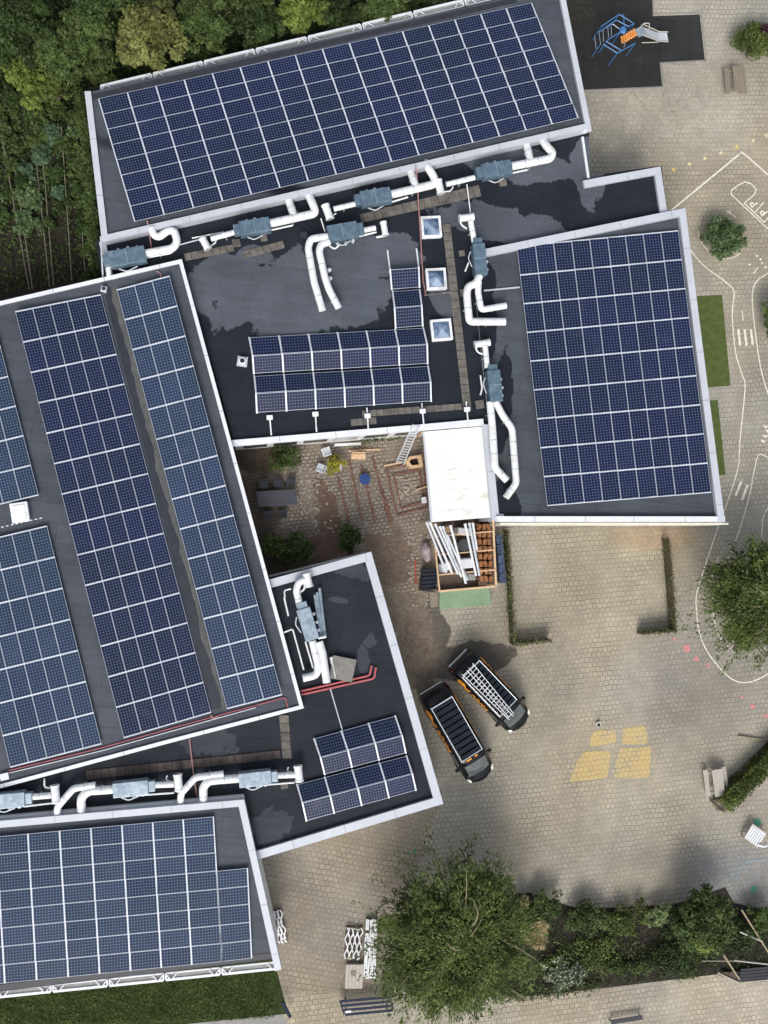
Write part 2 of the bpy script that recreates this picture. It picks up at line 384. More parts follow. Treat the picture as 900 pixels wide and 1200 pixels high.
def crown(c,rad,n,leaf=.22,clumps=40,fill=.5,asp=.55,flat=.55,drop=0.0,lump=.28,clr=.30):
    """leaf corners of an uneven crown: clumps of leaves spread through an ellipsoid"""
    c=np.array(c,float); rad=np.array(rad,float)
    u=rng.normal(size=(clumps,3)); u/=np.linalg.norm(u,axis=1,keepdims=True); u[:,2]=np.abs(u[:,2])*1.0-.25
    rr=(rng.random(clumps)**fill)[:,None]*(1+rng.normal(size=(clumps,1))*lump*.5)
    cc=c+u*rr*rad*.86; cr=clr*rad.mean()*(.6+rng.random(clumps)*.8)
    k=rng.integers(0,clumps,n); off=rng.normal(size=(n,3)); off/=np.linalg.norm(off,axis=1,keepdims=True)+1e-9
    off*=(rng.random((n,1))**.45); off[:,2]*=.75
    p=cc[k]+off*cr[k][:,None]
    nr=off*.7+rng.normal(size=(n,3))*.45+np.array([0,0,flat+.35]); d=off+rng.normal(size=(n,3))*.8; d[:,2]-=.3+drop
    l=leaf*(.55+rng.random(n)*.9)
    return leaf_mesh(p,nr,d,l,l*asp)
def bush(name,px,py,z,rx,ry,h,n,lm,label,cat='shrub',group=None,leaf=.16,clumps=30,rz=0,stem=True,base=0.0,**k):
    """rx, ry in photo pixels at the crown's own height"""
    c=W(px,py,z); s=20.0; t=thing(name,label,cat,(c.x,c.y,base),group)
    v=crown((0,0,0),(rx/s*1.13,ry/s*1.13,h/2),n,leaf,clumps,**k); a=R(rz); 
    v=v@np.array([[math.cos(a),math.sin(a),0],[-math.sin(a),math.cos(a),0],[0,0,1]])+np.array([c.x,c.y,max(z,h*.5)])
    mesh_quads('foliage',v,L[lm],t)
    if stem:
        b=MB(); b.tube([(c.x,c.y,base-.05),(c.x+.03,c.y,base+z*.6),(c.x,c.y+.03,base+z)],.05,6,rr=[.07,.05,.03])
        for q in range(4):
            a=q*1.6+.3; b.tube([(c.x,c.y,base+z*.4),(c.x+math.cos(a)*rx/s*.5,c.y+math.sin(a)*ry/s*.5,base+z*.95)],.02,5)
        b.build('stem',M['bark'],t)
    return t
def tree(name,px,py,z,r,h,n,lm,label,group=None,leaf=.24,clumps=60,trunk=.16,bark='bark',cat='tree',**k):
    c=W(px,py,z); R_=r/20.0; t=thing(name,label,cat,(c.x,c.y,0),group)
    v=crown((c.x,c.y,z),(R_,R_,h/2),n,leaf,clumps,**k); mesh_quads('crown',v,L[lm],t)
    b=MB(); b.tube([(c.x,c.y,-.1),(c.x+.1,c.y,z*.4),(c.x,c.y+.1,z*.95)],trunk,8,rr=[trunk*1.2,trunk,trunk*.5])
    for q in range(7):
        a=q*.9+.2; e=(c.x+math.cos(a)*R_*.7,c.y+math.sin(a)*R_*.7,z+h*.12)
        b.tube([(c.x,c.y,z*.45),((c.x+e[0])/2,(c.y+e[1])/2,z*.85),e],.05,6,rr=[.09,.06,.02])
    b.build('trunk',M[bark],t); return t
# ------------------------------------------------------------------ ground
GZ=0.0
def gsheet(name,px,z,matl,kind='structure',**k):
    o=MB().sheet([W(a,b,z) for a,b in px]).build(name,matl); o['kind']=kind; return o
PV1,PV2,PVM=(.345,.325,.274),(.296,.276,.232),(.085,.077,.065)
wetlst=[(545,775,62,22,8,0),(500,745,28,40,0,0)]
M['paving']=paver('square_concrete_pavers',R(-4),PV1,PV2,PVM,patches=[
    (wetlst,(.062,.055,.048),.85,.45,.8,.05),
    ([(466,650,45,52,0,0),(485,740,26,75,10,0),(470,700,34,50,0,0)],(.16,.125,.095),.85,1.0,.9,.15),
    ([(770,630,60,16,0,0)],(.36,.25,.15),.5,.4,.8,.4),
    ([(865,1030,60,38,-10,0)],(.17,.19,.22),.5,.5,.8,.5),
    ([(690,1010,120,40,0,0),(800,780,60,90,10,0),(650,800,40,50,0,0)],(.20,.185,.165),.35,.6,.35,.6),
    ([(760,120,120,60,0,0)],(.36,.33,.27),.5,.6,.3,.6)])
g=MB().sheet([(-700,-700,0),(700,-700,0),(700,700,0),(-700,700,0)]).build('ground',M['paving']); struct(g)
M['paving_sw']=paver('concrete_pavers_turned',R(13),(.30,.27,.22),(.25,.222,.18),(.075,.065,.053))
gsheet('paving_beside_wing',[(285,930),(520,925),(500,985),(480,1040),(470,1160),(330,1163),(285,1160)],.004,M['paving_sw'])
M['paving_path']=paver('concrete_pavers_path',R(-4),(.40,.37,.30),(.32,.29,.24),(.10,.088,.072))
gsheet('footpath',[(200,1168),(440,1163),(620,1172),(760,1146),(930,1138),(930,1300),(200,1300)],.008,M['paving_path'])
gsheet('concrete_strip',[(200,1192),(330,1184),(345,1215),(200,1222)],.012,M['concrete'])
# rubber play surface
M['pframe']=mat('panel_frame',(.42,.46,.53),.4,.2,.06,5)
M['rubber']=paver('black_rubber_tiles',R(1),(.020,.021,.022),(.028,.029,.030),(.010,.010,.011),bw=1.0,bh=1.0,ms=.02,offs=0)
M['turf']=(lambda t:t.done(t.mix(t.ramp(t.noise(t.pos,3,7,.75),.3,.7),(.055,.080,.022,1),(.095,.125,.036,1)),.9,0,.2))(NT('artificial_turf'))
gsheet('rubber_play_surface',[(640,-60),(763,-60),(765,19),(820,17),(826,70),(773,73),(776,101),(640,107)],.010,M['rubber'])
# a pale kerb edging round the rubber surface
k=MB(); k.ribbon([W(*p) for p in [(640,109),(778,103),(775,75),(828,72),(822,15),(766,17),(764,-60)]],.07,0,.05)
struct(k.build('kerb_edging',M['concrete']))
for i,(pp,lb) in enumerate([([(800,348),(846,346),(856,452),(805,456)],'wide artificial grass mat lying along the east wing'),([(815,470),(841,469),(850,556),(820,560)],'narrow artificial grass strip beside the east wing, next to the wide mat')]):
    o=MB().prism([W(a,b,0) for a,b in pp],.004,.022).build('grass_mat',M['turf']); tag(o,lb,'grass mat',group='artificial grass mats')
# woods, garden and lawn soils
gsheet('woodland_floor',[(-200,-120),(640,-120),(700,20),(125,130),(140,345),(-200,400)],.012,M['soil_dark'])
M['lawn']=(lambda t:t.done(t.mix(t.ramp(t.noise(t.pos,2.2,6,.7),.35,.65),(.018,.028,.009,1),(.040,.056,.018,1)),.95,0,.15))(NT('rough_lawn'))
gsheet('lawn',[(-200,1150),(318,1115),(338,1188),(200,1202),(-200,1260)],.016,M['lawn'])
gsheet('garden_soil',[(-200,120),(108,120),(118,335),(-200,380)],.016,M['soil'])
gsheet('planting_bed_soil',[(575,1050),(620,1046),(680,1066),(790,1060),(850,1040),(860,1058),(930,1075),(930,1148),(868,1152),(840,1142),(640,1166),(560,1168)],.020,M['soil'])
# courtyard
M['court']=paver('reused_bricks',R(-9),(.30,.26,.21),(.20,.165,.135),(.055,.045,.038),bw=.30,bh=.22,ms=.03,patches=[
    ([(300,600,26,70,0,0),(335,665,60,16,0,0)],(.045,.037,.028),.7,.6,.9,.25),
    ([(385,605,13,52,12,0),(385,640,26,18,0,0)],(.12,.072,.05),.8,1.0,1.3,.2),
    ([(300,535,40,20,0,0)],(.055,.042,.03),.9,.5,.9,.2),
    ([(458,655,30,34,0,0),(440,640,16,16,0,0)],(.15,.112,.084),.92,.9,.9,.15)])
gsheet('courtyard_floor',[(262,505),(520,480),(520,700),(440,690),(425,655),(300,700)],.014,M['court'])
def seg_bricks(pts,w,name,ml,label,cat,step=.22,gap=.03,h=.08,group=None):
    b=MB()
    for i in range(len(pts)-1):
        a,c=Vector(pts[i]),Vector(pts[i+1]); d=c-a; n=max(1,int(d.length/step)); ang=math.atan2(d.y,d.x)
        for j in range(n):
            p=a+d*((j+.5)/n); b.box((p.x+random.uniform(-.01,.01),p.y+random.uniform(-.01,.01),.014+h/2),(d.length/n-gap,w,h),ang+random.uniform(-.06,.06))
    o=b.build(name,ml); return tag(o,label,cat,group)
seg_bricks(WP([(452,548),(496,543)])+WP([(501,594),(465,604),(452,548)]),.11,'brick_border',M['brickedge'],'outer red brick border framing the square of cobbles in the courtyard','border',group='brick borders in the courtyard')
seg_bricks(WP([(461,556),(492,551),(496,588),(470,596),(461,556)]),.11,'brick_border',M['brickedge'],'inner red brick border inside the cobbled square of the courtyard','border',group='brick borders in the courtyard')
for i,(a,b_,lb) in enumerate([((396,560),(409,612),'shorter red brick row nearest the yellow flowers'),((448,575),(460,612),'short red brick row just left of the cobbled square'),((409,540),(424,610),'red brick row left of the blue lid'),((423,545),(440,612),'red brick row just below the blue lid'),((436,535),(458,618),'long red brick row beside the cobbled square')]):
    seg_bricks(WP([a,b_]),.12,'brick_border',M['brickedge'],lb+', running down the courtyard','border',group='brick borders in the courtyard')
cb=MB()
for i in range(430):
    if i<130: px,py=random.uniform(330,375),random.uniform(548,625)
    elif i<230: px,py=random.uniform(376,450),random.uniform(530,625)
    elif i<330: px,py=random.uniform(466,492),random.uniform(558,588)
    else: px,py=random.uniform(478,505),random.uniform(625,715)
    p=W(px,py); s=random.uniform(.05,.11); cb.box((p.x,p.y,.02+s*.25),(s*1.5,s*1.2,s*.6),random.random()*3)
o=cb.build('loose_cobbles',M['stone'],bevel=0); tag(o,'loose pale cobbles and rubble scattered over the courtyard floor','cobbles',kind='stuff')
# painted markings
def line(pts,w=.085,name='painted_line',z=.010,ml='linepaint',smooth=True):
    P=[W(*p) for p in pts]
    if smooth and len(P)>2:
        Q=[]
        for i in range(len(P)-1):
            p0,p1,p2,p3=P[max(i-1,0)],P[i],P[i+1],P[min(i+2,len(P)-1)]
            for k in range(5):
                t=k/5; Q.append(.5*((2*p1)+(-p0+p2)*t+(2*p0-5*p1+4*p2-p3)*t*t+(-p0+3*p1-3*p2+p3)*t**3))
        Q.append(P[-1]); P=Q
    o=MB().ribbon(P,w,z,z).build(name,M[ml]); struct(o); return o
line([(780,252),(868.5,179)],.10,smooth=False); line([(868,178.7),(872,180.5),(900,205),(935,238)],.10)
line([(940,306),(857,228),(857,223),(866,216.5),(873,213.3),(880.5,215.5),(886,222),(884,228),(872,238)],.075,smooth=False,z=.011)
line([(872,238),(895.5,260.5),(906,248)],.075,smooth=False,z=.013)
line([(895,237),(885,248.5)],.07,smooth=False)
line([(852,247),(855,249.6),(862,254)],.06,smooth=False); line([(855.6,246),(855,249)],.06,smooth=False,z=.012)
line([(818,270),(821,283),(833,296),(848,302.5),(860,301.5),(868,296)],.06)
line([(800,280),(807,290.5),(825,311.5),(849,329.5),(860,342),(858,368),(862,413),(870,440),(873,455),(867,517),(864.7,549),(850,595),(843,613),(828,658),(817,693),(816,713),(820,743),(833,770),(858,796),(880,799),(903,788)],.075)
line([(930,303),(900,320),(885,332),(881.5,352),(886,397),(892.7,437),(902,466),(910,480)],.075)
line([(940,552),(900,536),(889,533),(884,550),(876.7,587),(860.7,637),(848.5,663),(836.5,691),(835,713),(840,739),(848,753),(856,760)],.06)
line([(912,580),(900,595),(894,608),(892.5,630)],.06)
for a,b_ in [((865.2,386),(867.3,405)),((872.6,386),(874.6,405)),((880,386),(882,404))]: line([a,b_],.16,'painted_crossing_bar',smooth=False)
for a,b_ in [((868.7,564),(862,581)),((876.2,568),(869.2,586))]: line([a,b_],.16,'painted_crossing_bar',smooth=False)
line([(869.5,364),(871,376)],.06,smooth=False); line([(842,652),(838,664)],.06,smooth=False); line([(888.7,313),(882.7,320.7)],.06,smooth=False)
for i,(px,py) in enumerate([(896,500),(898.5,505),(895,511),(893,517)]):
    p=W(px,py); struct(MB().sheet([(p.x-.12,p.y+.1,.011),(p.x+.35,p.y+.02,.011),(p.x+.05,p.y-.12,.011)]).build('painted_triangle',M['linepaint']))
def dot(px,py,r,ml,z=.012,name='painted_dot'):
    p=W(px,py); ring=[(p.x+math.cos(a)*r*random.uniform(.85,1.1),p.y+math.sin(a)*r*random.uniform(.85,1.1),z) for a in [k*.524 for k in range(12)]]
    struct(MB().sheet(ring).build(name,ml))
for p in [(887,300),(878.5,310),(891,304),(893,308),(897,313)]: dot(*p,.07,M['linepaint'])
M['yellow_p']=paver('worn_yellow_paint',R(-4),PV1,PV2,PVM,tint=(.56,.41,.14),tamt=.7,worn=.6)
M['yellow_dot']=paver('yellow_dot_paint',R(-4),PV1,PV2,PVM,tint=(.68,.55,.16),tamt=.95,worn=.1)
M['cream_dot']=paver('cream_dot_paint',R(-4),PV1,PV2,PVM,tint=(.66,.58,.36),tamt=.95,worn=.1)
M['pink_dot']=paver('pink_dot_paint',R(-4),PV1,PV2,PVM,tint=(.62,.22,.22),tamt=.8,worn=.3)
M['green_dot']=paver('green_dot_paint',R(-4),PV1,PV2,PVM,tint=(.02,.26,.16),tamt=.85,worn=.2)
M['blue_p']=paver('blue_chalk_paint',R(-4),PV1,PV2,PVM,tint=(.16,.26,.34),tamt=.6,worn=.5)
for i,p in enumerate([(789.5,199),(808,192.5),(826,185.5),(845,179),(863.5,172),(882.5,165),(898,159)]): dot(*p,.12,M['yellow_dot' if i in(0,4) else 'cream_dot'])
for p,r in [((790,749),.12),((805,760),.26),((816,772),.17),((830,780),.16),((882,828),.17),((897,839),.16),((869,817),.11)]: dot(*p,r,M['pink_dot'])
for p,r in [((887,964),.27),((883,1042),.24),((486,997),.12),((478,1000),.1)]: dot(*p,r,M['green_dot'])
def yp(pts):
    Q=[]
    for i in range(len(pts)):      # worn, slightly ragged outline
        a,b=pts[i],pts[(i+1)%len(pts)]; n=max(2,int(math.hypot(b[0]-a[0],b[1]-a[1])/2.5))
        for k in range(n): s=k/n; e=1.6 if k==0 else 0; cx=sum(p[0] for p in pts)/len(pts); cy=sum(p[1] for p in pts)/len(pts); x=a[0]+(b[0]-a[0])*s; y=a[1]+(b[1]-a[1])*s; d=math.hypot(cx-x,cy-y); Q.append((x+(cx-x)/d*e+random.uniform(-.8,.8),y+(cy-y)/d*e+random.uniform(-.8,.8)))
    pts=Q
    struct(MB().sheet([W(a,b,.011) for a,b in pts]).build('painted_square',M['yellow_p']))
yp([(691,875),(691,864),(699,855),(721,856),(721,873)]); yp([(731,853),(757,850),(759,872),(728,872)])
yp([(684,881),(716,880),(712,911),(667,917),(671,901)]); yp([(726,878),(763,875),(761,911),(718,912)])
line([(853,1030),(862,1023),(873,1011),(885,1008),(905,1006)],.14,'chalk_line',ml='blue_p'); line([(841,1031),(846,1025)],.12,'chalk_line',ml='blue_p',smooth=False); line([(862,1032),(868,1020),(880,1014)],.12,'chalk_line',ml='blue_p',z=.012)
def letter(ch,px,py,size,rz,ml,z=.013):
    cu=bpy.data.curves.new('letter','FONT'); cu.body=ch; cu.size=size; cu.align_x='CENTER'; cu.align_y='CENTER'; cu.offset=.012
    o=bpy.data.objects.new('tmp',cu); COL.objects.link(o); dg=bpy.context.evaluated_depsgraph_get()
    me=bpy.data.meshes.new_from_object(o.evaluated_get(dg)); bpy.data.objects.remove(o)
    me.materials.clear(); me.materials.append(ml); o=bpy.data.objects.new('painted_letter',me); COL.objects.link(o)
    p=W(px,py,z); o.location=p; o.rotation_euler=(0,0,rz); struct(o)
letter('P',883.5,238.5,.72,R(128),M['linepaint']); letter('P',895.5,248.5,.72,R(128),M['linepaint'])
# ------------------------------------------------------------------ school wings
FZ=3.4     # flat roof level
def wing(name,label,poly,zroof,roofm,walls='wallw',loc=None):
    c=W(*poly[0],zroof); t=thing(name,label,'school wing',(c.x,c.y,0),'wings of the school building')
    P=[W(a,b,zroof) for a,b in poly]
    w=MB(); w.prism([p for p in P],0.0,zroof-.02); w.build('wall',M[walls],t)
    r=MB(); r.prism(P,zroof-.018,zroof); r.build('roof',roofm,t)
    t['_P']=0
    return t
def parapet(t,px,z,w=.42,h=.22,side=1,ml='cap',down=.35,name='parapet',closed=False):
    b=MB(); Q=[W(a,b_,z) for a,b_ in px]; b.ribbon(Q,w,z-down,z,side=side,closed=closed)
    for p,q in zip(Q,Q[1:]):       # sheet joints of the coping
        L_=(q-p).length; d=(q-p)/max(L_,1e-6); nn=Vector((-d.y,d.x,0))*side
        for k in range(1,int(L_/3.0)+1):
            c=p+d*(3.0*k-random.uniform(.2,.6))+nn*w/2; b.box((c.x,c.y,z-.02),(.035,w+.012,.05),math.atan2(d.y,d.x),mi=1)
    return b.build(name,[M[ml],M['joint']],t)
flat_patch_dry=[(350,345,118,48,6,FZ),(262,330,40,30,0,FZ),(600,190,80,22,-12,FZ),(590,262,80,20,-8,FZ),(690,200,20,45,0,FZ),(300,300,22,12,0,FZ),(520,345,14,28,0,FZ),(430,300,60,30,0,FZ)]
M['roof_flat']=roofmat('wet_bitumen_roof',(.017,.021,.029),WET,[],(.082,.093,.112),flat_patch_dry,na=.75,ns=.6,ed=.03)
flat=wing('school_wing','low flat central roof, dark and wet, with the three skylights',
 [(112,283),(400,212),(690,150),(692,206),(775,194),(782,260),(640,300),(590,330),(582,420),(590,609),(577,610),(567,498),(275,520),(214,306),(120,330)],FZ,M['roof_flat'])
parapet(flat,[(272,523),(497,504),(567,497.5)],FZ+.22,w=.34,side=1,ml='cap_bright')
parapet(flat,[(683.5,211.5),(774,195),(782,250)],FZ+.2,w=.42,side=-1)
parapet(flat,[(684,160),(691,208)],FZ+.12,w=.13,side=-1,ml='cap_bright')
parapet(flat,[(116,284),(126,328)],FZ+.2,w=.34,side=1,ml='cap')
parapet(flat,[(566,497.5),(577,610),(590,611)],FZ+.22,w=.42,side=1,ml='cap')
# window band of the courtyard side wall
wb=MB()
for i in range(6):
    a,b_=W(285+i*36,521-i*3,FZ-.6),W(285+i*36+28,521-(i+.8)*3,FZ-.6); wb.beam((a.x,a.y-.03,1.9),(b_.x,b_.y-.03,1.9),.06,1.4)
wb.build('window_band',M['glass'],flat)
NZ=3.95
M['roof_n']=roofmat('grey_bitumen_roof_sheltered',GREY,WET,[(400,240,330,9,-12.5,NZ)],na=.12,ns=.5,ed=.5)
wn=wing('school_wing','long upper wing with the largest solar array and a row of white sunshades',
 [(100,109),(300,64),(604,-5),(660,-18),(692.5,150),(400,218.5),(119,283)],NZ,M['roof_n'])
parapet(wn,[(658,-26),(693,150),(400,218.5),(119.5,283.5),(99,107)],NZ+.16,w=.33,side=-1,down=.9,ml='cap')
parapet(wn,[(692.8,150.6),(400,219),(119.5,284)],NZ-.28,w=.10,side=1,down=.25,ml='cap_bright',name='fascia')
b=MB(); b.cyl(W(684,154,NZ-.3),.14,.35,10); b.build('rainwater_head',M['white'],wn)
EZ=3.52
M['roof_e']=roofmat('grey_bitumen_roof_east',(.066,.076,.090),WET,[(590,590,18,30,0,EZ),(588,470,12,60,-5,EZ),(570,380,12,55,0,EZ),(572,330,10,20,0,EZ)],na=.6,ns=.8,ed=.04)
we=wing('school_wing','east wing with a square solar array of upright panels beside the playground',[(568,292),(800,243.5),(848,608),(586,611),(566,430),(556,330)],EZ,M['roof_e'])
parapet(we,[(567,292),(803,243.5),(849.5,611)],EZ+.28,w=.42,side=-1,down=.9,ml='cap')
parapet(we,[(849.8,611.5),(582,611.5)],EZ+.26,w=.32,side=-1,down=.5,ml='cap_bright')
b=MB(); b.ribbon([W(584,614,3),W(850,614,3)],.12,.3,EZ-.15); b.build('fascia',M['cream'],we)
WZ=3.85
M['roof_w']=roofmat('grey_bitumen_roof_west',GREY,(.030,.034,.042),[],na=.22,ns=.8,ed=.12)
ww=wing('school_wing','broad west wing with four solar arrays and a wet gutter strip between them',[(-160,388),(0,353),(213,304),(355,829),(200,870),(0,923),(-160,965)],WZ,M['roof_w'],walls='brickwall')
parapet(ww,[(-160,388),(0,353),(213,303.5),(356,830),(200,870.5),(0,924),(-160,966)],WZ+.12,w=.20,side=-1,down=.5,ml='cap_bright')
SZ=4.0
M['roof_s']=roofmat('grey_bitumen_roof_south',GREY,WET,[],na=.3)
ws=wing('school_wing','bottom left wing with a solar array and white sunshades along its lower edge',[(-160,976),(0,963),(285,937.5),(327,1123),(0,1162),(-160,1180)],SZ,M['roof_s'])
parapet(ws,[(-160,975),(0,962),(286,937),(330,1136)],SZ+.16,w=.36,side=-1,down=.9,ml='cap')
parapet(ws,[(-160,972),(0,959),(286,934)],SZ-.35,w=.12,side=1,down=.3,ml='cap_bright',name='fascia')
M['roof_x']=roofmat('wet_bitumen_roof_annex',(.020,.024,.032),WET,[],(.046,.053,.064),[(420,670,34,9,-12,FZ),(396,703,12,3,-10,FZ),(426,772,7,18,4,FZ),(433,752,9,7,30,FZ),(318,968,26,20,15,FZ),(240,865,40,18,-12,FZ),(465,960,30,5,-15,FZ)],na=1.1,ns=1.3,ed=.05)
wx=wing('school_wing','low annex roof beside the vans with twelve tilted panels and one ventilation unit',[(316,676),(432,648),(519,942),(304,1006),(284,940),(0,975),(-160,990),(-160,950),(0,905),(200,855),(350,815)],FZ-.01,M['roof_x'])
parapet(wx,[(313,680),(435,646.5),(519.5,942),(300,1008)],FZ+.22,w=.46,side=-1,down=.7,ml='cap')
# wet gutter strips between the arrays: standing water with a ragged edge of dried silt
def gutter(p0,p1,w0,w1,ml,name,z,j=2.0,seed=1):
    g=random.Random(seed); n=60; Lf,Rt=[],[]
    wob=0
    for i in range(n+1):
        s=i/n; x,y=p0[0]+(p1[0]-p0[0])*s,p0[1]+(p1[1]-p0[1])*s; wob=wob*.8+g.uniform(-j,j)
        Lf.append(W(x,y,z)); Rt.append(W(x+w0+(w1-w0)*s+wob+g.uniform(-.6,.6),y-2,z))
    b=MB()
    for i in range(n): b.sheet([Lf[i],Lf[i+1],Rt[i+1],Rt[i]])
    return b.build(name,M[ml],ww)
M['silt']=mat('dried_silt',(.080,.081,.080),.8,0,.2,3); M['water']=mat('standing_water_film',(.026,.030,.038),.25,0,.15,2)
gutter((121,338),(249,832),15,17,'silt','silt_edge',WZ+.003,1.4,5)
gutter((120.5,338),(248.5,832),9.5,12,'water','gutter_strip',WZ+.007,2.0,9)
gutter((-14,372),(40,583),2,3,'water','gutter_strip',WZ+.007,.5,4) if False else None
gb=MB(); gb.ribbon([W(108,110.5,NZ+.02),W(604,-3,NZ+.02)],.30,NZ-.2,NZ+.02,side=-1); gb.build('gutter',M['dark'],wn)
gb=MB(); gb.ribbon([W(-160,1178,SZ+.02),W(0,1160.5,SZ+.02),W(325,1122,SZ+.02)],.28,SZ-.2,SZ+.02,side=1); gb.build('gutter',M['dark'],ws)
# ------------------------------------------------------------------ solar arrays
def panel_meshes():
    L_,B=1.65,.99; f=MB(); hx,hy=L_/2,B/2; w=.017
    f.box((0,hy-w/2,.02),(L_,w,.042)); f.box((0,-hy+w/2,.02),(L_,w,.042)); f.box((hx-w/2,0,.0205),(w,B-2*w,.041)); f.box((-hx+w/2,0,.0205),(w,B-2*w,.041)); f.box((0,0,.008),(L_-.06,B-.06,.01))
    c=MB(); c.sheet([(-hx+w,-hy+w,.034),(hx-w,-hy+w,.034),(hx-w,hy-w,.034),(-hx+w,hy-w,.034)])
    fo=f.build('panel_proto',M['pframe']); co=c.build('cells_proto',M['cells']); a,b=fo.data,co.data
    a.name='solar_panel'; b.name='solar_cells'; bpy.data.objects.remove(fo); bpy.data.objects.remove(co); b2=b.copy(); b2.materials.clear(); b2.materials.append(M['cells_sheen']); return a,b,b2
PF,PC,PC2=panel_meshes()
def array(label,quads,long_,group='solar arrays on the school roofs',loc=None,gap=(.985,.975),rails=True,zoff=.10,limit=110,name='solar_array',blue=False):
    """quads: list of (TL,TR,BR,BL as world points, cols, rows)"""
    c=sum((q for q in quads[0][0]),Vector())/4; t=thing(name,label,'solar array',tuple(c),group)
    cnt=0; extra=MB()
    for (Q,cols,rows) in quads:
        TL,TR,BR,BL=Q
        def pt(s,r): return (TL*(1-s)+TR*s)*(1-r)+(BL*(1-s)+BR*s)*r
        for j in range(rows):
            for i in range(cols):
                c0=pt((i+.5)/cols,(j+.5)/rows); u=pt((i+1)/cols,(j+.5)/rows)-pt(i/cols,(j+.5)/rows); v=pt((i+.5)/cols,j/rows)-pt((i+.5)/cols,(j+1)/rows)
                nrm=u.cross(v).normalized(); 
                if long_=='u': x=u.normalized(); y=nrm.cross(x); lx,ly=u.length-.035,v.length-.01
                else: x=v.normalized(); y=nrm.cross(x); lx,ly=v.length-.035,u.length-.01
                m=Matrix((x*(lx/1.65),y*(ly/.99),nrm)).transposed().to_4x4(); m=m@Matrix.Rotation(R(random.gauss(0,.7)),4,'X')@Matrix.Rotation(R(random.gauss(0,.4)),4,'Y'); m.translation=c0-Vector(t['_o'])
                o=bpy.data.objects.new('solar_panel',PF); COL.objects.link(o); o.parent=t; o.matrix_local=m
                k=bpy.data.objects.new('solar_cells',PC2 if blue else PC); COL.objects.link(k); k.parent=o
        up=Vector((0,0,.028))
        if rails:
            if long_=='v':
                for j in range(rows+1):
                    w=.07 if 0<j<rows else .05; rl=MB(); rl.beam(pt(0,j/rows)+up,pt(1,j/rows)+up,w,.03); rl.build('mounting_rail',M['rail'],t)
            else:
                for i in range(cols+1):
                    w=.07 if 0<i<cols else .05; rl=MB(); rl.beam(pt(i/cols,0)+up,pt(i/cols,1)+up,w,.03); rl.build('mounting_rail',M['rail'],t)
    return t
def quad(pts,z): return [W(a,b,zz) for (a,b),zz in zip(pts,z if isinstance(z,(list,tuple)) else [z]*4)]
array('largest array, eight rows of landscape panels on the long upper wing',[(quad([(115.5,116),(622.5,3.5),(677.5,138.5),(158,260)],[NZ+.02,NZ+.02,NZ+.42,NZ+.42]),16,8)],'u')
array('square array of upright panels on the east wing, nine by nine',[(quad([(605.4,289),(794.5,270.5),(833.3,577),(641,592.5)],EZ+.2),9,9)],'v',blue=False)
array('tall five panel wide array in the middle of the west wing',[(quad([(18,365.5),(118.4,345.5),(247.5,834.5),(145,864.5)],[WZ+.35,WZ+.12,WZ+.12,WZ+.35]),5,14)],'v')
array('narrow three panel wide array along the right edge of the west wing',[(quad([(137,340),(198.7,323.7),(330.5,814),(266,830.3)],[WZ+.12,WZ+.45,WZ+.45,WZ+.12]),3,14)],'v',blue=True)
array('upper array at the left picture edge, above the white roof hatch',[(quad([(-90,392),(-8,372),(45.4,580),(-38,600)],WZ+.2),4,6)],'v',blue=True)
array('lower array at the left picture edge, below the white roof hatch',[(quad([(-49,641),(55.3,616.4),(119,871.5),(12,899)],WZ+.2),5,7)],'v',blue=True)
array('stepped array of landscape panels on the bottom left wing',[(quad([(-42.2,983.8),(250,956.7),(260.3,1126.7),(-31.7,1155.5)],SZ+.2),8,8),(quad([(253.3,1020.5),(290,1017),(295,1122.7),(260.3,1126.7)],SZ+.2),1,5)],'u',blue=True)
# tilted rows on ballast frames: ridge high, feet low
lo,hi=FZ+.14,FZ+.50
def tents(label,rows,joins,legs):
    qs=[]
    for (l0,r0,z0,l1,r1,z1,n) in rows:
        qs.append(([W(*l0,z0),W(*r0,z0),W(*r1,z1),W(*l1,z1)],n,1))
    t=array(label,qs,'u',rails=False)
    for (Q,n,_) in qs:
        for i in range(n+1):
            rl=MB(); s=i/n; a=Q[0]*(1-s)+Q[1]*s; b=Q[3]*(1-s)+Q[2]*s; d=(b-a).normalized()*.05; w=.085 
            rl.beam(a-d+Vector((0,0,.03)),b+d+Vector((0,0,.03)),w,.035)
            for p in (a,b):
                if p.z>lo+.1: rl.beam(p,(p.x,p.y,FZ+.01),.04,.04)
            rl.build('mounting_rail',M['rail'],t)
    for p,q in joins: rl=MB(); rl.beam(W(*p,lo),W(*q,lo),.085,.035); rl.build('mounting_rail',M['rail'],t)
    for (Q,n,_) in qs:
        for i in range(n): 
            s=(i+.5)/n; a=Q[0]*(1-s)+Q[1]*s; b=Q[3]*(1-s)+Q[2]*s; m=(a+b)/2; bl=MB(); bl.box((m.x,m.y,FZ+.05),(.4,.3,.09)); bl.build('ballast_block',M['concrete'],t)
    return t
tents('back to back tilted panels on the central flat roof near the skylights',[
 ((292,396),(496,384.7),lo,(296,417),(500.5,403.5),hi,6),((296,417),(500.5,403.5),hi,(297.5,437.5),(501,426),lo,6),
 ((298,441),(501.5,429.5),lo,(300,461),(504.5,448),hi,6),((300,461),(504.5,448),hi,(301,483.5),(505,470),lo,6),
 ((457,316),(490.5,313.5),hi,(459,339),(491.5,336.5),lo,1),((460,341.5),(491.7,340),lo,(462.3,361),(494,358),hi,1),((462.3,361),(494,358),hi,(463.5,384.3),(495.3,382),lo,1)],
 [((454,293),(457,316)),((488,291),(490.5,313))],0)
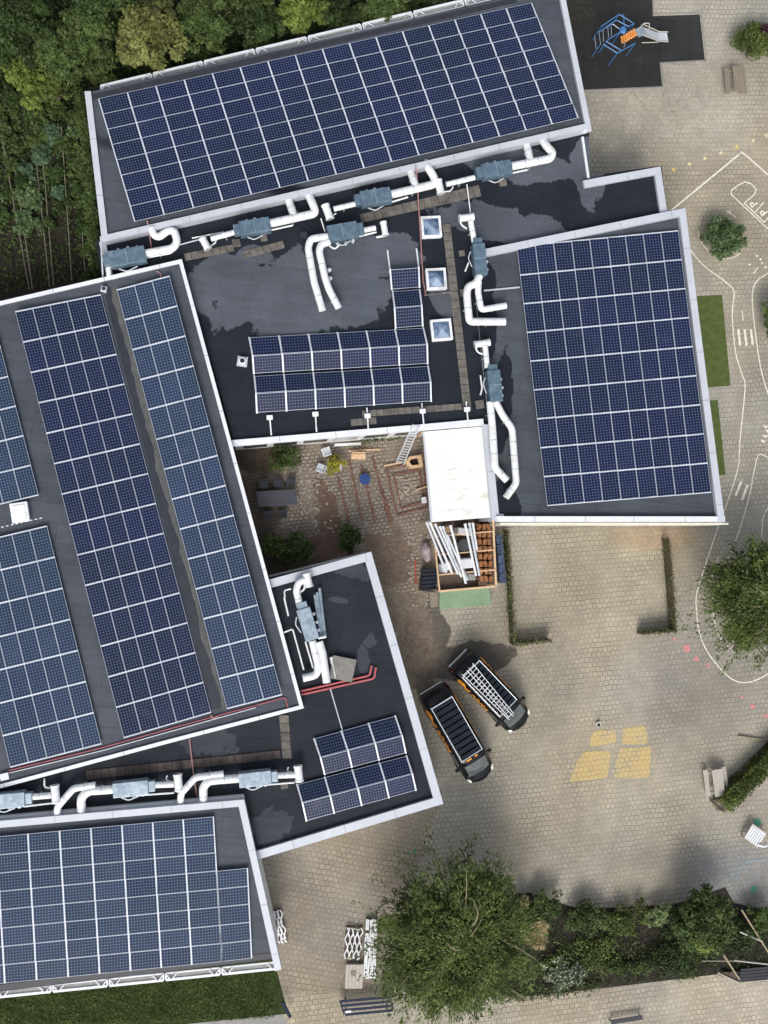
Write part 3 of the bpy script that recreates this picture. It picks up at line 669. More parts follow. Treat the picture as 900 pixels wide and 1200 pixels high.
tents('back to back tilted panels on the annex roof next to the vans',[
 ((368,866),(463,839),lo,(375.4,887.3),(471,862),hi,3),((375.4,887.3),(471,862),hi,(380.4,907),(475.4,882),lo,3),
 ((348,919.5),(476.3,886),lo,(354.3,940.5),(483,906.5),hi,4),((354.3,940.5),(483,906.5),hi,(359,961.5),(487.3,925.6),lo,4)],[],0)
# ------------------------------------------------------------------ ventilation units with their ducts
UZ=FZ+.62
def vent(label,cen,ln,wd,ang,ducts,tees=(),smalls=(),steelm='steel_blue',box_side=1,zc=UZ):
    """cen px of casing, ln/wd px, ang deg; ducts: (pts px, radius m, material); tees: (p0,p1,r)"""
    c=W(*cen,zc); t=thing('ventilation_unit',label,'ventilation unit',(c.x,c.y,FZ),'ventilation units on the flat roofs')
    s=20.6; a=R(ang); l,w=ln/s,wd/s; x=Vector((math.cos(a),math.sin(a),0)); y=Vector((-x.y,x.x,0))
    b=MB(); b.box(c,(l,w,.62),a); b.box(c+Vector((0,0,.325)),(l*.985,w*.96,.03),a)
    b.build('casing',M[steelm],t,bevel=.018)
    for k in (-.02,): sm=MB(); sm.box(c+x*l*k+Vector((0,0,.343)),(.03,w*.98,.015),a); sm.build('seam',M['steel'],t)
    e=c+x*(l*.5+.17)*box_side; b=MB(); b.box(e,(.34,w*.72,.5),a); b.build('spigot_box',M[steelm],t,bevel=.02)
    f=MB()
    for k in (-.38,.38):
        for q in (-.4,.4): p=c+x*l*k+y*w*q; f.box((p.x,p.y,FZ+.16),(.09,.09,.32),a)
    f.build('feet',M['dark'],t)
    # valves and cable tails on the side
    for k,q in ((-.22,-.62),(.05,-.66),(.3,-.6)):
        p=c+x*l*k+y*w*q*box_side*1; ps=MB(); ps.cyl((p.x,p.y,FZ+.25),.09,.28,8); ps.build('valve',M['alu'],t)
    ps=MB(); ps.tube([c+x*l*-.3-y*w*.6,c+x*l*-.1-y*w*.85,c+x*l*.2-y*w*.62],.035,6,round_=.15)
    ps.build('cable_tail',M['alu'],t,smooth=True)
    for (pts,r,z) in ducts:
        P=[]
        for i,p in enumerate(pts):
            zz=p[2] if len(p)>2 else z; P.append(W(p[0],p[1],zz))
        r*=.88; d=MB(); d.tube(P,r,14,round_=r*1.0)
        # lap rings at the joints
        for i in range(len(P)-1):
            n=int((P[i+1]-P[i]).length/.85)
            for k in range(1,n+1):
                q=P[i].lerp(P[i+1],k/(n+1)); dd=(P[i+1]-P[i]).normalized()*.018; d.tube([q-dd,q+dd],r*1.06,14,mi=1)
            if n>0:      # saddle bracket under the run
                q=P[i].lerp(P[i+1],.5)
                if q.z>FZ+.3: d.box((q.x,q.y,FZ+(q.z-r-FZ)/2),(.07,r*1.6,q.z-r-FZ),math.atan2((P[i+1]-P[i]).y,(P[i+1]-P[i]).x),mi=1)
        d.build('duct',[M['duct'],M['band']],t,smooth=True)
    for (p0,p1,r) in tees:
        d=MB(); A,B=W(*p0,zc),W(*p1,zc); d.tube([A,B],r,14)
        dd=(B-A).normalized()*.05
        for q in (A+dd,B-dd): d.tube([q-dd,q+dd],r*1.12,14)
        d.build('hood',M['duct'],t,smooth=True)
    for pts,r in smalls:
        d=MB(); d.tube(WP(pts,FZ+.45),r,8,round_=.12); d.build('pipe',M['duct'],t,smooth=True)
    return t
r1,r2=.26,.19
vent('leftmost unit under the long wing with an S-shaped white duct',(150,302),40,18,12,[([(170,297),(203,291),(208,283),(204,270),(197,270),(186,278),(180,275),(178,267)],.24,UZ),([(131,307),(127,313),(128,326)],.16,UZ-.15)],smalls=[([(172,302),(200,297),(206,292)],.04)],box_side=-1)
vent('unit second from the left in the row below the long wing',(298.8,266.7),35,16,11.5,[([(316,262),(370,250),(367,240),(361,227,3.75)],r1,UZ),([(346,257),(337,231,3.75)],r1*.95,UZ),([(282,270),(247,280)],.17,UZ)],tees=[((237,279),(244,292),.20)],smalls=[([(244,290),(252,285),(254,280)],.04),([(316,270),(343,264)],.05),([(225,279),(262,272)],.035)],box_side=-1)
vent('unit in the middle of the row below the long wing, with its duct running right',(440,232),36,17,11.5,[([(458,228),(509,216),(509,208),(502,197),(499,190,3.75)],r1,UZ),([(488,221),(480,198,3.75)],r1*.95,UZ),([(416,239),(391,245)],.17,UZ)],tees=[((381,240),(387,257),.22)],smalls=[([(387,254),(394,250)],.04),([(458,237),(478,231)],.05),([(376,256),(381,272)],.035)],box_side=-1)
vent('rightmost unit of the row below the long wing, beside the dark wet roof',(581,200),36,17,12,[([(599,195),(645,186),(648,179),(641,172),(635,163,3.75)],r1,UZ),([(622,190),(616,166,3.75)],r1*.95,UZ),([(556,208),(523,216)],.17,UZ)],tees=[((513,211),(517,227),.22)],smalls=[([(517,225),(528,224),(531,219)],.04),([(599,203),(618,199)],.05),([(547,216),(552,254)],.035)],box_side=-1)
vent('unit with two long white ducts running down over the dry grey roof patch',(401.5,272.5),35,18,12,[([(384,277),(364,280),(361,290),(368,330),(378,364)],.23,UZ),([(386,283),(376,287),(374,294),(381,326),(386,340),(397,361)],.23,UZ),([(420,271),(440,267)],.17,UZ)],tees=[((449,260),(452,276),.18)],smalls=[([(420,277),(441,272)],.05),([(386,288),(392,292),(397,288)],.045),([(441,278),(452,276)],.06)])
vent('upright unit at the upper right with two ducts bent to the right',(561.3,305),37,15,-84.5,[([(562,323),(558,332),(548,336),(547,346),(550,377),(592,377)],.25,UZ),([(561,330),(560,342),(564,363),(593,358)],.21,UZ),([(556,284),(551.5,259)],.19,UZ)],tees=[((538,256),(555,254),.20)],smalls=[([(539,258),(541,264),(547,268)],.05),([(545,318),(549,308)],.05)],box_side=-1)
vent('upright unit in the middle of the east side with two long ducts running down',(578.8,453),37,15.5,-84.5,[([(574,471),(577,500),(580,548),(594,563)],.24,UZ),([(581,471),(588,485),(600,502),(605,566),(593,583)],.23,UZ),([(571,431),(568.5,406)],.19,UZ)],tees=[((556,404),(574,401),.19)],smalls=[([(557,407),(560,413),(566,415)],.05),([(563,463),(565,455),(563,440)],.05)],box_side=-1)
vent('grey unit on the annex roof with a hooked duct at its top',(360.5,731),37,16,-73,[([(366,751),(373,780),(371,791),(355,795)],.24,UZ),([(352,712),(347,692),(350,682),(360,679)],.22,UZ)],tees=[((359,672),(363,688),.20)],smalls=[([(352,694),(357,690),(357,684)],.06),([(333,700),(338,722)],.05),([(334,700),(333,692),(341,690)],.04),([(333,741),(343,737),(356,785)],.045),([(358,752),(367,783)],.05)],steelm='steel',box_side=-1)
bl=dict(steelm='steel')
vent('unit at the right end of the lower row, its duct ending on the annex roof',(299,911.5),36,16,4,[([(281,912),(245,915),(238,922),(238.5,943,3.8)],.26,UZ),([(262,907),(229,911),(212,930),(211.5,945,3.8)],.21,UZ),([(320,909),(346,908)],.19,UZ)],tees=[((349,897),(351,916),.22)],smalls=[([(281,922),(345,917)],.05),([(338,899),(336,904),(342,905)],.045)],**bl)
vent('unit in the middle of the lower row, between two pairs of white ducts',(153.8,923),38,16,4,[([(134,925),(103,927),(95,935),(95.5,959,3.8)],.26,UZ),([(112,920),(86,924),(67,946),(67.5,961,3.8)],.21,UZ),([(177,920),(204,919)],.19,UZ)],tees=[((208,907),(210,927),.22)],smalls=[([(134,934),(204,929)],.05),([(196,909),(194,914),(200,916)],.045)],**bl)
vent('unit at the left picture edge of the lower row',(8,937),40,16,3,[([(33,934),(60,932)],.19,UZ),([(-14,938),(-50,941)],.26,UZ)],tees=[((64,920),(66,941),.22)],smalls=[([(28,945),(62,941)],.05),([(52,914),(52,922),(58,924)],.045)],**bl)
# galvanised downpipes on the annex
t=thing('pipe_bundle','three galvanised pipes lying side by side on the annex roof next to the grey unit','pipes',tuple(W(372,715,FZ)))
for i,(x0,y0) in enumerate([(369,697),(371.5,694),(374.5,689)]):
    b=MB(); b.tube([W(x0,y0,FZ+.3),W(x0+6.5,746,FZ+.3)],.085,8); b.build('pipe',M['steel'],t,smooth=True)
b=MB(); b.tube([W(374,752,UZ),W(378,765,UZ),W(383,800,UZ)],.22,14); b.tube([W(373,748,UZ),W(382,746,UZ)],.07,8); b.build('white_duct',M['duct'],t,smooth=True)
b=MB(); b.tube([W(388,770,FZ+.2),W(393,794,FZ+.2)],.10,8); o=b.build('white_tube',M['duct'],smooth=True); tag(o,'short white tube lying against the grey square hatch on the annex','tube')
b=MB(); c=W(401,783,FZ); b.box((c.x,c.y,FZ+.13),(1.25,1.2,.24),R(-12)); b.box((c.x,c.y,FZ+.27),(1.33,1.28,.04),R(-12)); o=b.build('roof_hatch',mat('hatch_grey',(.19,.185,.165),.8,0,.2,3,bump=.3),bevel=.02); tag(o,'square grey-brown roof hatch on the annex beside the white ducts','roof hatch')
# ------------------------------------------------------------------ skylights
SG=NT('skylight_glass'); lw=SG.ramp(SG.noise(SG.pos,1.3,4),.35,.65); SG.done(SG.mix(lw,(.02,.05,.11,1),(.22,.30,.42,1)),.08,0,.8)
def skylight(corners,label,z=FZ,glass=True):
    C=[W(a,b,z+.32) for a,b in corners]; c=sum(C,Vector())/4; t=thing('skylight',label,'skylight',(c.x,c.y,z),'roof windows')
    u=(C[1]-C[0]).normalized(); ang=math.atan2(u.y,u.x); sx=(C[1]-C[0]).length; sy=(C[3]-C[0]).length
    b=MB(); b.box((c.x,c.y,z+.15),(sx*.97,sy*.97,.30),ang); b.build('curb',M['white'],t,bevel=.02)
    f=MB(); x=Vector((math.cos(ang),math.sin(ang),0)); y=Vector((-x.y,x.x,0)); w=.14
    top=Vector((c.x,c.y,z+.33))
    f.box(top+y*(sy/2-w/2),(sx,w,.06),ang); f.box(top-y*(sy/2-w/2),(sx,w,.06),ang); f.box(top+x*(sx/2-w/2),(w,sy-2*w,.059),ang); f.box(top-x*(sx/2-w/2),(w,sy-2*w,.059),ang)
    f.build('frame',M['white'],t,bevel=.012)
    g=MB()
    if glass:
        hx,hy=sx/2-w,sy/2-w; base=[top+x*(i*hx)+y*(j*hy) for i,j in((-1,-1),(1,-1),(1,1),(-1,1))]; ap=top+Vector((0,0,.22)); g.add(base+[ap],[(0,1,4),(1,2,4),(2,3,4),(3,0,4)]); g.build('glass',SG.mat,t)
    else:
        g.box(top+Vector((0,0,.03)),(sx-2*w+.02,sy-2*w+.02,.10),ang); g.build('lid',M['whitesheet'],t,bevel=.03)
skylight([(492.5,254),(516,253),(518,277),(495,279)],'top skylight of the three in a column on the central roof')
skylight([(498.5,315),(522,314),(524,338),(500.5,340)],'middle skylight of the three in a column on the central roof')
skylight([(504,375),(528.5,373),(530.5,398),(506.5,400)],'bottom skylight of the three, right of the tilted panels')
skylight([(10.5,590.5),(31,587.5),(35.5,610.5),(15,613.5)],'white closed roof hatch between the two left arrays of the west wing',WZ,False)
b=MB()
for i in range(9):
    p=W(3+i*5.6,617.5-i*1.3,WZ+.05); b.box((p.x,p.y,WZ+.04),(.13,.05,.06),R(12))
o=b.build('snow_stop_strip',M['white']); tag(o,'dashed white strip just below the closed white hatch','roof strip')
def ventbox(px,py,z,s,label,ml='alu'):
    c=W(px,py,z); t=thing('roof_vent',label,'roof vent',(c.x,c.y,z)); b=MB(); b.box((c.x,c.y,z+.15),(s,s,.30),R(-10)); b.build('body',M[ml],t,bevel=.02)
    b=MB(); b.cyl((c.x,c.y,z+.30),s*.34,.06,14); b.build('cap',M['dark'],t)
ventbox(122.5,340,WZ,.30,'small grey box at the top of the gutter strip on the west wing')
ventbox(256,877-0,WZ,.24,'small box under the red pipe near the foot of the gutter strip') if False else None
c=W(284,424,FZ); t=thing('roof_vent','small round vent left of the tilted panels on the central roof','roof vent',tuple(c))
b=MB(); b.box((c.x,c.y,FZ+.06),(.56,.56,.12),R(-8)); b.build('base',M['cap'],t); b=MB(); b.cyl((c.x,c.y,FZ+.12),.19,.25,16); b.build('pipe',M['white'],t,smooth=True)
b=MB(); b.cyl((c.x,c.y,FZ+.371),.13,.01,16); b.build('opening',M['black'],t)
for (px,py,lb) in [((365),276,'dark round cap left of the two long white ducts')]:
    c=W(356,277,FZ); b=MB(); b.cyl(c,.17,.2,14); b.cyl((c.x,c.y,FZ+.2),.22,.04,14); o=b.build('roof_outlet',M['dark']); tag(o,lb,'roof outlet')
for q,(px,py) in enumerate([(386,316),(387,326)]):
    c=W(px,py,FZ+.3); b=MB(); b.cyl((c.x,c.y,FZ),.08,.3,10); b.cyl((c.x,c.y,FZ+.3),.12,.06,12,r2=.05); o=b.build('roof_cowl',M['duct'],smooth=False); tag(o,('upper' if q==0 else 'lower')+' of two small white pipe caps beside the long ducts','pipe cap')
# white brackets reaching in from the courtyard parapet
for i,(px,py,qx,qy,lb) in enumerate([(316,489,318,510,'leftmost white bracket at the courtyard parapet'),(369.5,485,371,506,'second white bracket from the left at the courtyard parapet'),(430.5,487,431.5,502,'white bracket in front of the stepped roof tiles at the courtyard parapet'),(495,481.5,496.5,497,'white bracket above the ladder at the courtyard parapet'),(547,479.5,548.5,495,'rightmost white bracket, near the corner of the white canopy')]):
    A,B=W(px,py,FZ+.2),W(qx,qy,FZ+.26); t=thing('parapet_bracket',lb,'bracket',tuple(A),'white brackets along the courtyard parapet')
    b=MB(); b.beam(A+(A-B).normalized()*(.45 if i>1 else .0),B,.075,.06); b.build('arm',M['white'],t)
    b=MB(); b.box(A+Vector((0,-.02,.06)),(.34,.26,.12),R(4)); b.build('head',M['white'],t,bevel=.02)
    b=MB(); b.box((A.x,A.y,FZ+.05),(.14,.14,.1)); b.build('foot',M['white'],t)
# tile walkways
def walkway(poly,label,ml='tile',z=FZ,n=None):
    """poly: 4 px corners along the length; concrete tiles laid one by one"""
    A,B,C,D=[W(a,b,z+.06) for a,b in poly]; ln=((A-B).length+(D-C).length)/2; wd=((A-D).length+(B-C).length)/2
    n=max(1,round(ln/.42)); b=MB()
    rows=max(1,round(wd/.5))
    for i in range(n):
        for j in range(rows):
            def pt(s,r): return (A*(1-s)+B*s)*(1-r)+(D*(1-s)+C*s)*r
            g=.03; q=[pt((i+g)/n,(j+g)/rows),pt((i+1-g)/n,(j+g)/rows),pt((i+1-g)/n,(j+1-g)/rows),pt((i+g)/n,(j+1-g)/rows)]
            b.prism(q,z+.005,z+.055+random.uniform(-.006,.006))
    o=b.build('tile_walkway',M[ml]); tag(o,label,'tile path','tile paths on the roofs'); return o
walkway([(215,297),(273,286),(275,294),(217,306)],'short tile path left of the second unit, from the west wing corner')
walkway([(283.5,294.5),(331.5,281.5),(334,290.5),(286.5,303)],'separate short tile path below the second unit')
walkway([(421,251),(561,216),(564.5,230),(424,261)],'sloping tile path below the middle units, above the skylights')
walkway([(518,263),(528,262),(553,480),(543,481)],'long upright tile path right of the three skylights')
walkway([(424,481),(541,472.5),(542,480),(425,489)],'level tile path along the courtyard parapet')
walkway([(410.5,491),(441,488.5),(441.5,497),(411.5,499.5)],'small step of tiles at the left end of the parapet path')
walkway([(326.5,838),(338.5,838),(342,889),(331,889)],'short upright tile path below the corner of the west wing')
walkway([(100,903),(328,879),(329,889),(101,914)],'dark stained tile path above the lower units','tile_dark')
walkway([(340,795),(352,812),(357,829),(347,831)],'few tiles beside the corner of the west wing on the annex')
for i,(px,py,ss,lb) in enumerate([(277,285,9,'single tile left of the second unit'),(309,279,8,'single tile under the second unit'),(455,247,9,'single tile under the middle unit'),(589,214,9,'single tile under the rightmost unit'),(541,297,7,'single tile beside the upright unit at the upper right'),(543,343,8,'single tile at the bend of the right-hand ducts'),(562,474,10,'sunlit single tile below the middle east unit'),(346,252,9,'single grey support between the first two units'),(333,920,8,'single tile under the right end of the lower row')]):
    c=W(px,py,FZ); b=MB(); s=ss/20.6; b.box((c.x,c.y,FZ+.04),(s,s,.07),R(10)); o=b.build('support_tile',M['tile'],bevel=.01); tag(o,lb,'support tile','single support tiles under the ducts')
# cables and red pipes lying on the roofs
def run(pts,z,r,ml,name,label,cat,group=None,rd=.15,n=6):
    b=MB(); b.tube([W(p[0],p[1],p[2] if len(p)>2 else z) for p in pts],r,n,round_=rd); o=b.build(name,M[ml],smooth=True); return tag(o,label,cat,group)
run([(10,903),(120,876),(200,853.5),(334.5,817),(337.5,829)],WZ+.06,.028,'red','red_pipe','thin red pipe along the lower edge of the west wing','pipe')
run([(10,906),(120,879.5),(200,857),(300,829)],WZ+.05,.028,'alu','conduit','pale conduit running just below the thin red pipe on the west wing','conduit')
run([(352,810),(433,791.5),(435.5,780)],FZ+.12,.06,'red','red_pipe','upper of two thick red pipes crossing the annex roof','pipe','red pipes on the annex')
run([(353,814),(438.5,795),(440.5,782)],FZ+.12,.06,'red','red_pipe','lower of two thick red pipes crossing the annex roof','pipe','red pipes on the annex')
run([(222,866),(227,909),(232,940),(233.5,955)],FZ+.10,.04,'pink','red_cable_tray','faded red pipe from the west wing down to the bottom left array','pipe')
run([(247.5,838),(249,842),(256,839)],WZ+.1,.05,'pink','red_pipe_stub','red stub at the foot of the gutter strip','pipe stub')
run([(487,194,NZ+.3),(488.5,206,NZ),(496,330,FZ+.05),(499,345,FZ+.05)],FZ+.05,.035,'pink','cable_tray','thin brown-red tray passing left of the upper skylights','cable tray','thin trays on the central roof')
run([(172.5,258,NZ+.3),(174,266,NZ),(177.5,291,FZ+.1)],FZ+.05,.035,'pink','cable_tray','short brown-red tray left of the S-shaped duct','cable tray')
run([(184,318),(188,320),(190,332)],WZ+.1,.04,'pink','cable_tray','short red tray above the narrow three panel array','cable tray')
run([(386.5,805),(402.5,860)],FZ+.06,.035,'alu','conduit','pale conduit from the red pipes to the tilted panels of the annex','conduit')
run([(567,340.5),(609,336.5)],FZ+.16,.05,'alu','conduit','short pale conduit into the east array','conduit')
run([(497,346),(529,342)],FZ+.06,.05,'tile','conduit','short grey conduit below the middle skylight','conduit')
run([(567,363),(572,405)],FZ+.06,.035,'alu','conduit','thin pale conduit behind the two right-hand bends','conduit')
run([(206,288),(236,280)],FZ+.3,.04,'alu','conduit','pale conduit between the first two units','conduit')
run([(118,277,NZ+.1),(121,330,FZ+.3)],FZ,.05,'cap','rain_gutter','short gutter at the outer left corner below the long wing','gutter')
run([(52,912),(53,924)],FZ+.3,.03,'alu','conduit','short pale stub above the leftmost lower unit','conduit')
c=W(6,909,WZ); b=MB(); b.box((c.x,c.y,WZ+.1),(.45,.35,.2),R(12)); o=b.build('junction_box',M['alu'],bevel=.02); tag(o,'small grey junction box at the left end of the red pipe','junction box')
# ------------------------------------------------------------------ sunshades
GR=NT('sunshade_grille'); P_=GR.xyz(GR.pos); 
LV=mat('sunshade_louvre',(.33,.34,.33),.5,.1,.15,4)
def shade(p0,p1,q0,q1,z,label,group):
    """p0-p1 along the wall (px), q0-q1 the free edge"""
    A,B,C,D=W(*p0,z),W(*p1,z),W(*q1,z),W(*q0,z); t=thing('sunshade',label,'sunshade',tuple((A+B)/2),group)
    f=MB(); f.beam(D,C,.13,.10); f.beam(A,B,.06,.08); f.beam(A,D,.09,.081); f.beam(B,C,.09,.081); f.build('frame',M['cap_bright'],t)
    s=MB(); n=7
    for k in range(1,n):
        a=A.lerp(D,k/n*.86+.03); b=B.lerp(C,k/n*.86+.03); s.beam(a-Vector((0,0,.02)),b-Vector((0,0,.02)),.055,.02)
    s.build('louvres',LV,t)
    for e0,e1 in ((A,D),(B,C)):
        d=(B-A).normalized()*(.28 if e0 is A else -.28)
        for u0,u1 in ((0,1.),(2.,1.)):
            k=MB(); k.tube([e0+d*u0+Vector((0,0,.12)),e1+d*u1+Vector((0,0,.10))],.028,6); k.build('bracket',M['white'],t)
def lerp2(a,b,s): return (a[0]+(b[0]-a[0])*s,a[1]+(b[1]-a[1])*s)
N0,N1=(118,108),(604,-7); O0,O1=(116.5,101.5),(602,-13.5); 
xs=[117,179,239,300,361,425,485,545,604]; ordn=['first (leftmost)','second','third','fourth','fifth','sixth','seventh','eighth']
for i in range(8):
    s0,s1=(xs[i]-117+1.5)/487,(xs[i+1]-117-1.5)/487
    shade(lerp2(N0,N1,s0),lerp2(N0,N1,s1),lerp2(O0,O1,s0),lerp2(O0,O1,s1),NZ-.4,ordn[i]+' white sunshade along the top edge of the long wing','white sunshades of the long wing')
xs=[-74,-4,61,127,193,259,327]; 
S0,S1=(-74,1168),(327,1127); T0,T1=(-74,1175.5),(327,1134.5)
for i in range(6):
    s0,s1=(xs[i]+74+1.5)/401,(xs[i+1]+74-1.5)/401
    shade(lerp2(S0,S1,s0),lerp2(S0,S1,s1),lerp2(T0,T1,s0),lerp2(T0,T1,s1),SZ-.3,['cut off leftmost','first fully visible','second','third','fourth','last and rightmost'][i]+' white sunshade along the bottom edge of the bottom left wing','white sunshades of the bottom left wing')
# ------------------------------------------------------------------ white canopy and timber frame
CZ=2.95
t=thing('canopy','white sheet metal canopy roof between courtyard and east wing','canopy',tuple(W(535,555,0)))
P=WP([(496,506),(566,500),(578,606),(505.5,612)],CZ)
b=MB(); b.prism(P,CZ-.06,CZ); b.build('roof_sheet',M['whitesheet'],t)
b=MB()
for k in range(1,9):
    s=k/9; a=P[0].lerp(P[3],s); c=P[1].lerp(P[2],s); b.beam(a+Vector((0,0,.008)),c+Vector((0,0,.008)),.03,.018)
b.build('roof_ribs',M['whitesheet'],t)
for i_,j_ in ((0,3),(1,2)): b=MB(); b.beam(P[i_]+Vector((0,0,.03)),P[j_]+Vector((0,0,.03)),.10,.12); b.build('edge_trim',M['cap'],t)
b=MB()
for q in P: b.box((q.x*.995,q.y*.995,CZ/2-.05),(.1,.1,CZ-.12))
b.build('posts',M['wood'],t)
FH=2.3
t=thing('shed_skeleton','open new timber frame of a shed below the white canopy','shed',tuple(W(545,650,0)))
Q=WP([(507,613),(577.5,606.5),(581,687),(515,693)],FH)
b=MB(); 
b.beam(Q[1],Q[2],.11,.14); b.beam(Q[0],Q[3],.08,.12); b.beam(Q[3],Q[2],.12,.14); b.build('top_plates',M['wood'],t)
for s in (.2,.47,.76):
    b=MB(); b.beam(Q[0].lerp(Q[3],s)+Vector((0,0,.07)),Q[1].lerp(Q[2],s)+Vector((0,0,.07)),.07,.12); b.build('rafter',M['wood'],t)
b=MB()
for q in Q: b.box((q.x,q.y,FH/2),(.1,.1,FH))
b.build('posts',M['wood'],t)
b=MB(); b.sheet(WP([(508,612),(577,606),(581,687),(515,692)],.03)); b.build('floor_boards',M['darkwood'],t)
# brick / pallet stack inside at the right
t=thing('brick_stack','orange brown latticed brick stack inside the timber frame','brick stack',tuple(W(568,650,0)))
b=MB(); 
for i in range(8):
    for j in range(3):
        p=W(561+j*5.5+i*.35,618+i*8.6,.9); b.box((p.x,p.y,.9+((i+j)%2)*.08),(.20,.34,.3),R((i*37+j*53)%40-20))
        b.box((p.x,p.y+.1,.55),(.3,.12,.8),R(40 if (i+j)%2 else -40))
b.build('bricks',M['terracotta'],t); b=MB(); p=W(568,650,.5); b.box((p.x,p.y,.25),(.95,3.7,.45),R(3)); b.build('pallet',M['darkwood'],t)
tubes=[((500,612),(523,671)),((503.5,611),(530,672)),((510,614),(537,673)),((515,617),(541,676)),((519,617),(534,660)),((528,616),(546,684)),((524,627),(548,680)),((545,614),(558,675)),((550,613),(562,675)),((554,613),(559,645))]
wh=['longest outer left','second from the left','third from the left','fourth from the left','thin short','middle','long lower middle','first right-hand','second right-hand','short right-hand']
for i,(a,c) in enumerate(tubes):
    z0=FH+.32+(i%3)*.06; b=MB(); A,B=W(*a,z0),W(*c,z0); b.tube([A,B],.07 if i!=4 else .05,8); 
    d=(B-A).normalized(); b.tube([A-d*.02,A+d*.16],.085,8); o=b.build('white_pipe',M['duct' if i%2 else 'alu'],smooth=True); tag(o,wh[i]+' pale pipe resting across the timber frame','pipe','pale pipes laid over the timber frame')
for (px,py,w,h,zz,ml,nm,lb,cat,rz) in [(545,623,.85,.45,1.2,'white','white_box','white box under the pipes, upper one in the timber frame','box',-4),(547,660,.80,.60,1.3,'white','white_box','white box under the pipes, lower one in the timber frame','box',5),(553,676,.45,.4,1.0,'concrete','grey_crate','grey crate at the bottom of the timber frame','crate',0),(523,664,.6,.5,1.0,'white','white_bag','white bag at the left inside the timber frame','bag',20),(526,620,.35,.4,1.3,'wood','pale_sack','small pale sack near the top of the timber frame','sack',30)]:
    p=W(px,py,zz); b=MB(); b.box((p.x,p.y,zz/2),(w,h,zz),R(rz)); b.box((p.x,p.y,zz+.02),(w*.9,h*.85,.04),R(rz)); o=b.build(nm,M[ml],bevel=.05); tag(o,lb,cat)
p=W(543.5,639,1.3); b=MB(); b.cyl((p.x,p.y,.1),.24,1.15,18,r2=.33); b.cyl((p.x,p.y,1.25),.36,.06,18); o=b.build('round_pot',M['pot']); tag(o,'dark grey round pot between the white boxes of the timber frame','pot')
c=W(501,647,.6); v=MB(); t_=[]
ring=[]
for k in range(14):
    a=k*6.283/14; ring.append((math.cos(a)*(.28+.05*math.sin(3*a)),math.sin(a)*(.72+.06*math.cos(2*a))))
vs=[(x,y,0) for x,y in ring]+[(x*.85,y*.85,.45+.06*math.sin(i*2.1)) for i,(x,y) in enumerate(ring)]+[(x*.4,y*.45,.62+.05*math.sin(i*1.3)) for i,(x,y) in enumerate(ring)]+[(0,0,.66)]
fs=[(i,(i+1)%14,14+(i+1)%14,14+i) for i in range(14)]+[(14+i,14+(i+1)%14,28+(i+1)%14,28+i) for i in range(14)]+[(28+i,28+(i+1)%14,42) for i in range(14)]
b=MB(); b.add(vs,fs); o=b.build('covered_heap',M['pinkcloth'],smooth=True,world=False); o.location=(c.x,c.y,0.02); o.rotation_euler=(0,0,R(8)); tag(o,'pale pinkish tarpaulin heap left of the timber frame','covered heap')
# dark grid rack
t=thing('dark_rack','black slatted rack left of the lower timber frame','rack',tuple(W(503,680,0)))
b=MB(); p=W(503,680,.6); b.box((p.x,p.y,.3),(.95,1.35,.58),R(-6)); b.build('body',M['black'],t)
for k in range(6):
    a,c=W(492.5+k*.3,668+k*4.6,.66),W(512,666.5+k*4.6,.66); b=MB(); b.beam(a,c,.05,.05); b.build('slat',M['navy'],t)
run([(486.5,657),(487.5,684)],.12,.05,'redpl','red_pole','short red pole lying left of the black rack','pole')
# green board, timber next to it
o=MB().prism(WP([(515,692),(573,687),(576,709),(515,714)],.5),.10,.5).build('green_platform',M['green_ply'],bevel=.02); tag(o,'pale green board platform below the timber frame','platform')
o=MB().prism(WP([(503,693),(514,692),(514.5,711),(504,712)],.3),.05,.3).build('timber_stack',M['oldwood'],bevel=.02); tag(o,'small weathered timber stack left of the green platform','timber stack')
# dark blue bins along the frame
for i in range(5):
    c=W(585.5+i*1.0,632+i*11.5,.8); t=thing('storage_crate',['topmost','second','third','fourth','lowest'][i]+' blue-grey crate in the row right of the timber frame','crate',(c.x,c.y,0),'blue-grey crates beside the timber frame')
    b=MB(); b.box((c.x,c.y,.36),(.34,.52,.72),R(3)); b.build('body',M['bluetarp'],t,bevel=.03); b=MB(); b.box((c.x,c.y,.74),(.38,.55,.05),R(3)); b.build('lid',M['bluetarp'],t,bevel=.015)
# low overgrown fences on the pavement
def fence(pts,label,h=1.0,leafn=900):
    P=WP(pts); t=thing('low_fence',label,'fence',tuple(P[0]),'low overgrown fences on the pavement')
    b=MB(); b.ribbon(P,.07,.05,h); b.build('boards',M['darkwood'],t)
    for i,q in enumerate(P):
        b=MB(); b.box((q.x,q.y,h/2+.03),(.11,.11,h+.06)); b.build('post',M['darkwood'],t)
    cs=[];
    for i in range(len(P)-1):
        n=int(leafn*(P[i+1]-P[i]).length/6); s=rng.random(n)[:,None]; a=np.array(P[i]); c=np.array(P[i+1]); p=a+(c-a)*s; cs.append(p)
    p=np.concatenate(cs); n=len(p); p+=rng.normal(size=(n,3))*np.array([.09,.09,0]); p[:,2]=rng.random(n)**.6*h*1.05+.02
    nr=rng.normal(size=(n,3))+np.array([0,0,1.2]); mesh_quads('ivy',leaf_mesh(p,nr,rng.normal(size=(n,3)),.07+rng.random(n)*.09,.05+rng.random(n)*.06),L['olive'],t)
fence([(590,622),(592.5,660),(598,753),(640,749)],'L-shaped low fence nearest the timber frame and the vans')
fence([(776,632),(779,665),(784,738),(747,741)],'L-shaped low fence standing alone in front of the east wing')
